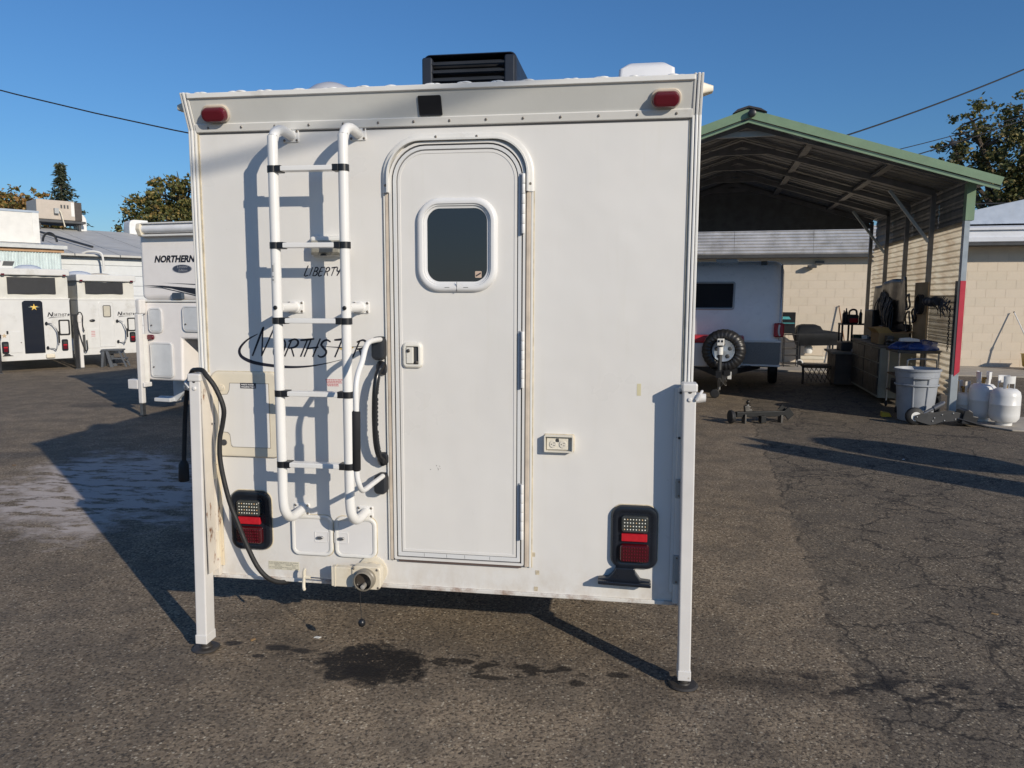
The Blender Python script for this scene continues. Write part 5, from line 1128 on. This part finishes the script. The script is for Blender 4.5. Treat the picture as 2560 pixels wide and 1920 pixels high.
# folding step stool
ss = thing('step_stool', 'grey folding step stool on the asphalt beside the pop-up campers', 'step stool', (-10.68, 12.33, 0), R(20))
SG = mat('stool_grey', (.085, .095, .11), .6, var=.15)
MB().prism([(-.21, 0), (-.17, 0), (-.12, .36), (-.18, .36)], 'y', -.14, .14).build('rear_leg', SG, ss, smooth=0); MB().prism([(-.02, 0), (.05, 0), (-.04, .36), (-.10, .36)], 'y', -.15, -.11).build('front_leg', SG, ss, smooth=0); MB().prism([(-.02, 0), (.05, 0), (-.04, .36), (-.10, .36)], 'y', .11, .15).build('front_leg', SG, ss, smooth=0)
MB().box(-.20, -.15, .361, .24, .15, .40).build('top_step', SG, ss, smooth=0, bevel=.015); MB().box(.02, -.14, .17, .30, .14, .20).build('lower_step', SG, ss, smooth=0, bevel=.012)
for y in (-.13, .13): MB().beam((.18, y, .36), (.32, y, 0), .03, .03).build('leg', SG, ss, smooth=0)

# ------------------------------------------------------------------ moulded camper left of the main one
Cc = thing('moulded_camper', 'off-white moulded camper with awning, half hidden behind the large camper', 'camper', (-5.543, 6.136, 0), R(-9))
MW = mat('moulded_white', (.82, .785, .76), .38, var=.03)
def shell(x0, x1, z0, z1, y0, y1, r_, n_, m, b_=.05):
    return MB().box(x0, y0, z0, x1, y1, z1).build(n_, m, Cc, smooth=0, bevel=b_, seg=6)
shell(-.06, 4.3, 1.55, 2.50, 0, 2.2, .05, 'upper_shell', MW, .07)
MB().prism([(-.05, .47), (.555, .47), (.575, 1.035), (3.0, 1.035), (3.0, 1.525), (-.07, 1.525)], 'y', .005, 2.19).build('lower_shell', MW, Cc, smooth=0, bevel=.03, seg=3)
MB().box(-.075, -.014, 1.522, 4.28, .6, 1.552).build('belt_moulding', TRIM, Cc, smooth=0, bevel=.008)
aw = MB().tube([(.10, -.06, 2.47), (3.2, -.06, 2.47)], .055, 16).build('awning_roller', mat('awning_white', (.70, .71, .73), .35), Cc, smooth=50)
MB().prism([(-.12, 2.54), (-.14, 2.47), (-.10, 2.38), (0, 2.37), (0, 2.56)], 'x', .03, .10).build('awning_end', CREAM, aw, smooth=0, bevel=.012); MB().box(.10, -.10, 2.375, 3.2, .0, 2.40).build('awning_rail', TRIM, aw, smooth=0, bevel=.004); MB().box(.10, -.115, 2.53, 3.2, .01, 2.55).build('awning_hood', TRIM, aw, smooth=0, bevel=.008)
text('maker_lettering', 'NORTHERN LITE', INK, Cc, (.19, -.004, 2.045), .118, shear=.28, bold=.0045, sx=1.0)
MB().lathe([(1, 0), (1, -.003)], n=32, ax='y').build('oval_badge', mat('badge_dark', (.05, .06, .09), .4), Cc).matrix_local = Matrix.Translation((.63, -.001, 1.955)) @ Matrix.Diagonal((.155, 1, .055, 1))
MB().lathe([(1.0, -.0031), (.93, -.0031)], n=32, ax='y', cap=False).build('badge_rim', mat('badge_rim', (.35, .36, .40), .4), Cc).matrix_local = Matrix.Translation((.63, -.0012, 1.955)) @ Matrix.Diagonal((.155, 1, .055, 1))
text('badge_lettering', 'Limited', mat('badge_print', (.30, .31, .35), .5), Cc, (.55, -.005, 1.965), .055, shear=.3); text('badge_lettering', 'Edition', MATS['badge_print'], Cc, (.57, -.005, 1.92), .05, shear=.3)
for pts in ([(-.03, 1.742), (.30, 1.738), (.87, 1.70), (.87, 1.612), (.45, 1.70), (.1, 1.735)], [(.30, 1.775), (.87, 1.757), (.87, 1.745), (.5, 1.765)], [(-.03, 1.727), (.30, 1.712), (.87, 1.607), (.87, 1.595), (.3, 1.702)]):
    MB().add([(x, -.004, z) for x, z in pts], [tuple(range(len(pts)))]).build('stripe_decal', mat('stripe_dark', (.018, .02, .03), .4), Cc, smooth=0)
MB().mould(.475, 1.555, .645, 1.645, .02, [(0, .001), (0, -.03), (.01, -.045)], True, 4).build('porch_light', mat('lamp_blue', (.05, .07, .10), .3), Cc, smooth=40)
for x0, z0, x1, z1, r_ in ((.045, 1.11, .275, 1.445, .06), (.05, .51, .42, .985, .05), (.60, 1.13, 1.25, 1.475, .07)):
    h = MB().mould(x0, z0, x1, z1, r_, [(0, .002), (0, -.012), (.008, -.018), (.02, -.018), (.024, -.008)], True, 6).build('hatch', mat('hatch_edge', (.62, .62, .62), .35), Cc, smooth=40)
    MB().mould(x0+.026, z0+.026, x1-.026, z1-.026, r_*.6, [(0, -.0085), (0, -.014), (.003, -.016)], True, 6).build('hatch_door', mat('hatch_grey_white', (.58, .60, .62), .4), h, smooth=40)
    MB().ball((x0+.06, -.02, z0+(z1-z0)*.3), .012, 8).build('hatch_lock', SCREW, h)
MB().mould(.01, 1.015, .125, 1.085, .03, [(0, .001), (0, -.02), (.01, -.03)], True, 5).build('side_marker', REDLENS, Cc, smooth=40)
j = MB().prism([(-.028, 1.36), (.038, 1.36), (.033, .17), (-.033, .17)], 'y', -.17, -.10).build('jack_leg', LEGW, Cc, smooth=0, bevel=.012); MB().box(-.024, -.16, .01, .024, -.11, .169).build('inner_tube', STEEL, j, smooth=0); MB().box(-.035, -.175, 0, .035, -.095, .010).build('foot_pad', DSTEEL, j, smooth=0)
MB().box(-.20, -.17, .36, -.034, -.07, .49).build('motor_box', LEGW, j, smooth=0, bevel=.012); MB().box(.034, -.16, .39, .07, -.02, .45).build('bracket', LEGW, j, smooth=0, bevel=.01); MB().box(-.02, -.099, .42, .03, -.02, 1.1).build('mount_rail', TRIM, j, smooth=0); MB().box(-.055, -.12, 1.361, .02, .0, 1.56).build('jack_head', LEGW, j, smooth=0, bevel=.02)
fd = MB().prism([(-.35, .10), (-.06, .10), (.15, .30), (.16, .40), (-.10, .40), (-.10, .17), (-.37, .165)], 'y', .55, .60).build('step_bracket', mat('step_blue_white', (.55, .57, .60), .45), Cc, smooth=0)
MB().box(-.36, .45, .10, -.08, .68, .155).build('fold_step', MATS['step_blue_white'], Cc, smooth=0, bevel=.01)

# ------------------------------------------------------------------ buildings at far left
nx, ny = math.sin(PH), -math.cos(PH)
def bl(off): return (-11.112-off*nx, 11.646-off*ny, 0)
WH = thing('white_warehouse', 'long low white warehouse with grey sloping roof behind the pop-up campers', 'warehouse', bl(6), PH)
WSD = mat('warehouse_white', (.62, .64, .65), .55, var=.05)
MB().box(-14, .03, 0, 30, 12, 2.78).build('wall', WSD, WH, smooth=0)
for k in range(9): MB().box(-14, .0, .10+.30*k, 30, .029, .39+.30*k).build('siding_board', WSD, WH, smooth=0, bevel=.004)
RG = mat('roof_grey', (.50, .49, .46), .6, var=.1, vs_=2)
for k in range(36):
    x0 = -14+1.22*k; MB().prism([(-.25, 2.74), (6, 3.92), (6, 3.97), (-.25, 2.80)], 'x', x0+.012, x0+1.208).build('roof_panel', RG, WH, smooth=0)
    MB().prism([(6.001, 3.92), (12.2, 2.74), (12.2, 2.80), (6.001, 3.97)], 'x', x0+.012, x0+1.208).build('roof_panel', RG, WH, smooth=0)
MB().prism([(-.24, 2.735), (6, 3.915), (12.2, 2.735)], 'x', -14, 30).build('roof_deck', DGREY, WH, smooth=0)
MB().tube([(1.7, 5.7, 4.02), (2.6, .6, 3.06)], .035, 8).build('roof_conduit', DSTEEL, WH); MB().tube([(1.0, 5.9, 4.06), (1.75, 5.7, 4.0)], .03, 8).build('roof_conduit', TRIM, WH)
MB().tube(smoothpath([(2.05, -.05, 2.78), (2.2, -.25, 2.87), (2.42, -.4, 2.86), (2.52, -.45, 2.75), (2.54, -.45, 2.3)], 5), .03, 8).build('vent_pipe', TRIM, WH)
SH = thing('corrugated_shed', 'pale green corrugated shed roofed against the warehouse at the left edge', 'shed', bl(5), PH)
CG = mat('corrugated_green', (.58, .66, .66), .5, var=.08)
for k in range(9):
    x1 = 1.30-1.0*k; A_ = []; Bq = []
    for i in range(81):
        t = i/80; x = x1-1.0+t*.996; d_ = .018*math.cos(2*math.pi*t*14); A_.append((x, d_, 0)); Bq.append((x, d_, 2.76))
    MB().loft([A_, Bq], closed=False).build('corrugated_sheet', CG, SH, smooth=60, recalc=False)
MB().box(-8, -.05, 2.765, 1.36, .02, 2.85).build('fascia_board', mat('brown_board', (.40, .24, .13), .7, var=.12), SH, smooth=0)
MB().prism([(-.15, 2.855), (-.15, 2.95), (1.6, 3.12), (1.6, 3.0)], 'x', -8, 1.42).build('roof', mat('shed_roof', (.52, .53, .52), .6, var=.1), SH, smooth=0)
MB().box(-3.5, .55, 3.03, .95, .75, 3.84).build('parapet', mat('parapet_wrap', (.66, .65, .62), .6, var=.05, bump=.8, bs=4), SH, smooth=0); MB().box(-3.5, .53, 3.842, .97, .77, 3.90).build('parapet_cap', mat('cap_blue', (.34, .40, .48), .5), SH, smooth=0); MB().box(.80, .535, 3.03, .96, .549, 3.84).build('corner_strip', TRIM, SH, smooth=0)
MB().tube([(1.10+.17*math.cos(t), .2, 3.06+.24*math.sin(t)) for t in [math.pi*i/12 for i in range(13)]], .03, 8).build('cable_hoop', BLACK, SH)
ru = thing('rooftop_unit', 'beige rooftop air unit on a stand above the warehouse', 'rooftop unit', bl(12), PH)
RB = mat('unit_beige', (.46, .40, .34), .5, var=.05)
MB().box(2.44, -.6, 4.22, 3.62, .6, 4.88).build('cabinet', RB, ru, smooth=0, bevel=.015); MB().box(3.621, -.6, 4.22, 3.84, .6, 4.86).build('coil', mat('coil_dark', (.06, .05, .045), .7), ru, smooth=0); MB().box(3.50, -.612, 4.36, 3.60, -.601, 4.84).build('panel_white', TRIM, ru, smooth=0)
for x in (3.20, 3.30, 3.40): MB().box(x-.025, -.612, 4.62, x+.025, -.601, 4.74).build('louvre', DGREY, ru, smooth=0)
MB().box(2.4, -.7, 4.12, 3.92, .7, 4.20).build('stand_frame', DGREY, ru, smooth=0)
for x in (2.5, 3.75): MB().box(x-.04, -.6, 3.7, x+.04, -.52, 4.12).build('stand_leg', DGREY, ru, smooth=0)
MB().box(2.95, -.75, 4.42, 3.08, -.60, 4.60).build('disconnect_box', mat('box_grey', (.35, .36, .36), .5), ru, smooth=0); MB().tube(smoothpath([(3.05, -.7, 4.55), (3.13, -.72, 4.5), (3.2, -.72, 4.2), (3.25, -.7, 3.98)], 4), .02, 6).build('conduit', CREAM, ru)
def duct(x0, x1, zt, zb, lab):
    w_ = x1-x0
    pr = [(x0, zb), (x1, zb), (x1, zt-.25)]+[(x1-.25+.25*math.cos(R(a_)), zt-.25+.25*math.sin(R(a_))) for a_ in range(15, 91, 15)]+[(x0, zt)]
    o = MB().prism(pr, 'y', -.3, .3).build('air_duct', mat('duct_white', (.70, .70, .69), .5), smooth=0, bevel=.02); tag(o, lab, 'duct', None, bl(12), PH)
duct(3.80, 4.07, 4.52, 3.85, 'white elbow duct beside the beige rooftop unit')
o = MB().prism([(-q[0]+11.5, q[1]) for q in [(5.52, 3.82), (5.98, 3.82), (5.98, 4.20), (5.96, 4.33), (5.90, 4.41), (5.80, 4.44), (5.3, 4.44), (5.3, 4.2), (5.52, 4.1)]], 'y', -.3, .3).build('air_duct', MATS['duct_white'], smooth=0, bevel=.02); tag(o, 'white elbow duct on the warehouse roof left of the autumn tree', 'duct', None, bl(12), PH)

# ------------------------------------------------------------------ trees
BARK = mat('bark', (.10, .075, .055), .85, var=.3, vs_=6, bump=.6, bs=20)
def tree(label, loc, blobs, m, nleaf, ls, trunk_h, trunk_r, seed, spread=1.0):
    rnd = random.Random(seed); t = thing('broadleaf_tree', label, 'tree', loc)
    tr = MB(); top = Vector((0, 0, trunk_h)); tr.tube(smoothpath([(0, 0, 0), (.05, .03, trunk_h*.5), top], 4), [trunk_r*(1.25-.5*i/8) for i in range(9)], 10)
    for (cx_, cy_, cz_, rx, ry, rz_) in blobs:
        p = Vector((cx_, cy_, cz_)); mid_ = (top+p)/2+Vector((rnd.uniform(-.3, .3), rnd.uniform(-.3, .3), .1))
        tr.tube(smoothpath([top*.85, mid_, p], 4), [trunk_r*.5*(1-.085*i) for i in range(9)], 6)
        for q in range(5):
            e = p+Vector((rnd.uniform(-1, 1)*rx, rnd.uniform(-1, 1)*ry, rnd.uniform(-.4, 1)*rz_))*.9; tr.tube([p, (p+e)/2+Vector((0, 0, .1)), e], [trunk_r*.14, trunk_r*.09, trunk_r*.03], 4)
    tr.build('trunk', BARK, t, smooth=50)
    V = []; Fc = []; tot = sum(b[3]*b[4]*b[5] for b in blobs)
    for (cx_, cy_, cz_, rx, ry, rz_) in blobs:
        nn_ = max(60, int(nleaf*(rx*ry*rz_)/tot)); ncl = max(8, nn_//26)
        for c_ in range(ncl):
            while True:
                a_ = Vector((rnd.uniform(-1, 1), rnd.uniform(-1, 1), rnd.uniform(-1, 1)))
                if .25 < a_.length < 1: break
            a_ = a_.normalized()*(a_.length**.45)*rnd.uniform(.72, 1.12)
            cc = Vector((cx_+a_.x*rx, cy_+a_.y*ry, cz_+a_.z*rz_)); cr = rnd.uniform(.12, .34)*min(rx, rz_)*.55*spread
            for q in range(nn_//ncl):
                d_ = Vector((rnd.gauss(0, 1), rnd.gauss(0, 1), rnd.gauss(0, .75)))*cr
                p = cc+d_; s_ = ls*rnd.uniform(.6, 1.3)
                u_ = Vector((rnd.gauss(0, 1), rnd.gauss(0, 1), rnd.gauss(0, .7))).normalized(); w_ = u_.orthogonal().normalized()
                w_ = (w_*math.cos(rnd.random()*6)+u_.cross(w_)*math.sin(rnd.random()*6)).normalized()
                k0 = len(V); V += [p-u_*s_, p+w_*s_*.55, p+u_*s_, p-w_*s_*.55]; Fc.append((k0, k0+1, k0+2, k0+3))
    b = MB(); b.v = [tuple(v) for v in V]; b.f = Fc; b.build('crown', m, t, smooth=0, recalc=False); return t
AUT = mat_leaf('autumn_leaf', [(0, (.08, .09, .03)), (.35, (.16, .16, .05)), (.6, (.30, .22, .07)), (.85, (.44, .22, .08)), (1, (.52, .32, .13))])
AUT2 = mat_leaf('autumn_leaf_green', [(0, (.06, .08, .028)), (.45, (.14, .15, .05)), (.75, (.27, .23, .075)), (1, (.44, .29, .11))])
GRN = mat_leaf('dark_leaf', [(0, (.05, .06, .022)), (.5, (.12, .13, .045)), (.8, (.23, .205, .075)), (1, (.38, .27, .12))], .25)
tree('orange-tinged autumn tree at the far left edge, in front of the conifer', (-35.2, 37.9, 0), [(-1.6, 0, 6.6, 1.3, 1.4, 1.2), (-.2, 0, 6.4, 1.3, 1.4, 1.5), (.9, .2, 7.1, .8, 1, .8), (1.5, 0, 5.6, 1.2, 1.2, 1.1), (-2.6, 0, 5.6, 1.2, 1.2, 1.3), (.2, -.3, 4.6, 2.2, 1.5, 1.2)], AUT, 13000, .115, 3.4, .25, 3)
tree('tall autumn tree of olive and yellow leaves behind the moulded camper', (-26.4, 39.4, 0), [(-2.6, 0, 5.4, 1.0, 1.2, 1.1), (-1.6, 0, 6.7, 1.2, 1.3, 1.1), (-.3, 0, 7.6, 1.2, 1.3, 1.1), (.5, .2, 8.4, .55, .6, .7), (1.3, 0, 7.9, 1.1, 1.2, .9), (2.6, 0, 8.0, 1.1, 1.2, 1.0), (.2, -.3, 5.8, 2.2, 1.8, 1.4), (2.2, 0, 6.2, 1.9, 1.6, 1.5), (3.8, 0, 7.0, 1.4, 1.4, 1.5), (-1.2, 0, 4.4, 1.7, 1.4, 1.1)], AUT2, 20000, .115, 3.6, .32, 5)
tree('big dark green tree rising behind the carport and block building', (15.9, 28.9, 0), [(-1.9, 0, 8.4, .7, .9, .8), (-2.5, 0, 7.4, .65, .9, .65), (-1.5, 0, 7.4, 1.0, 1.2, .8), (-1.9, 0, 6.3, .6, .8, .45), (.2, 0, 8.5, 1.3, 1.3, .95), (1.8, 0, 8.3, 1.4, 1.4, 1.3), (.0, 0, 7.1, 1.5, 1.6, 1.2), (-.9, 0, 5.9, 1.1, 1.2, .9), (.9, 0, 5.4, 1.8, 1.8, 1.4), (2.6, 0, 6.4, 1.6, 1.6, 1.5), (-.4, 0, 4.3, 1.5, 1.4, 1.2), (1.9, 0, 3.8, 1.8, 1.6, 1.2), (-1.6, 0, 3.6, 1.0, 1.2, 1.0)], GRN, 30000, .088, 3.2, .34, 9, 1.0)
# conifer
cf = thing('conifer', 'narrow dark conifer standing above the orange-tinged tree', 'tree', (-34.3, 40.2, 0)); rnd = random.Random(4)
MB().tube([(0, 0, 0), (0, 0, 5), (0, 0, 9.9)], [.28, .16, .02], 8).build('trunk', BARK, cf)
V = []; Fc = []
for lv in range(34):
    z = 3.6+6.3*lv/34; rmax = max(.3, (10.2-z)*.40)*rnd.uniform(.6, 1.2)
    for b_ in range(9):
        a_ = rnd.random()*6.283; r_ = rmax*rnd.uniform(.6, 1.1)
        for q in range(16):
            t = rnd.uniform(.15, 1); p = Vector((math.cos(a_)*r_*t, math.sin(a_)*r_*t, z-.28*r_*t+.10*t*t*r_))+Vector((rnd.gauss(0, .07), rnd.gauss(0, .07), rnd.gauss(0, .06)))
            u_ = Vector((math.cos(a_)+rnd.gauss(0, .5), math.sin(a_)+rnd.gauss(0, .5), -.3+rnd.gauss(0, .3))).normalized(); w_ = u_.orthogonal().normalized(); s_ = rnd.uniform(.08, .17)
            k0 = len(V); V += [p-u_*s_, p+w_*s_*.3, p+u_*s_, p-w_*s_*.3]; Fc.append((k0, k0+1, k0+2, k0+3))
b = MB(); b.v = [tuple(v) for v in V]; b.f = Fc; b.build('crown', mat_leaf('needle', [(0, (.03, .04, .028)), (1, (.08, .095, .055))], .15), cf, smooth=0, recalc=False)

# ------------------------------------------------------------------ overhead wires
WIRE = mat('wire_black', (.012, .012, .014), .6)
def wire(a_, b_, r_, sag, lab, ext0=0, ext1=0):
    a_, b_ = Vector(a_), Vector(b_); d_ = b_-a_; P = []
    for i in range(25):
        t = -ext0+(1+ext0+ext1)*i/24; p = a_+d_*t; p.z += sag*4*(t*(t-1)); P.append(p)
    return tag(MB().tube(P, r_, 6).build('overhead_wire', WIRE, smooth=50), lab, 'wire', 'overhead wires')
wire((-14.215, 13.622, 6.527), (-9.653, 14.174, 5.509), .016, .03, 'black overhead wire crossing the sky left of the large camper', 2.0, 7.0)
wire((6.073, 16.493, 5.522), (10.271, 17.299, 7.117), .019, .05, 'uppermost black wire above the carport roof at right', 0.15, 1.5)
wire((7.354, 16.642, 5.194), (10.294, 17.171, 6.005), .010, .02, 'thin middle wire running into the dark tree at right', 0.3, 1.5)
wire((7.799, 16.694, 5.073), (10.296, 17.161, 5.916), .014, .02, 'lowest wire with a splice, just above the carport eave', .3, 1.5)
o = MB().tube([(8.50, 16.82, 5.30), (8.56, 16.83, 5.32), (8.66, 16.85, 5.355), (8.74, 16.865, 5.385)], [.015, .05, .05, .015], 8).build('wire_splice', WIRE, bpy.data.objects['overhead_wire.003'])

p1_ = Vector((-1.03, 0, 2.150)); p2_ = Vector((.06, 0, 2.375))
wire(p1_+sdir*9, p2_+sdir*9, .022, .0, 'black overhead service cable behind the camera', 2.5, 2.5)

# ------------------------------------------------------------------ unseen shapes, added out of view to cast shadows on the yard
sp = thing('shadow_pillar', 'square pillar added out of view at right to cast a shadow', 'pillar', (6.40, 1.62, 0), R(-42))
MB().box(-.25, -.28, 0, .25, .28, 2.0).build('shaft', MORT, sp, smooth=0, bevel=.01); MB().prism([(-.28, 2.001), (.28, 2.001), (.22, 2.32), (.02, 2.12), (-.20, 2.22)], 'x', -.15, .15).build('shadow_tip', MORT, sp, smooth=0)  # block and cap shaped for the broad, pronged shadow on the asphalt
for k, (x, y, h) in enumerate(((7.25, 1.90, 2.0),)):
    rs = thing('shadow_disc', 'round disc on a thin pole, added out of view to cast a shadow', 'sign', (x, y, 0), R(48))  # disc and pole added only for the rounded shadow they cast
    MB().tube([(0, 0, 0), (0, 0, h+.3)], .025, 8).build('pole', STEEL, rs); MB().lathe([(.46, -.01), (.46, .01)], (0, -.04, h-.12), 'y', 12).build('disc', TRIM, rs)
for k in range(9):
    o = MB().prism([(-.016, -.006), (.01, -.009), (.018, .004), (-.008, .009)], 'z', .001, .004).build('litter_scrap', [STK, CARD, mat('leaf_litter', (.22, .12, .05), .8)][k % 3], smooth=0)
    q = [(-.61, .12), (-.9, .05), (2.9, 4.9), (3.6, 4.75), (-5.3, 4.5), (-4.9, 3.1), (1.3, -1.1), (2.7, .9), (-1.5, -.9), (.4, -1.3), (3.1, 2.4), (-3.0, 5.2), (2.2, 1.3), (4.3, 5.2)][k]
    tag(o, 'tiny scrap of litter lying on the asphalt', 'litter', 'litter on the asphalt', (q[0], q[1], 0), k*1.3)
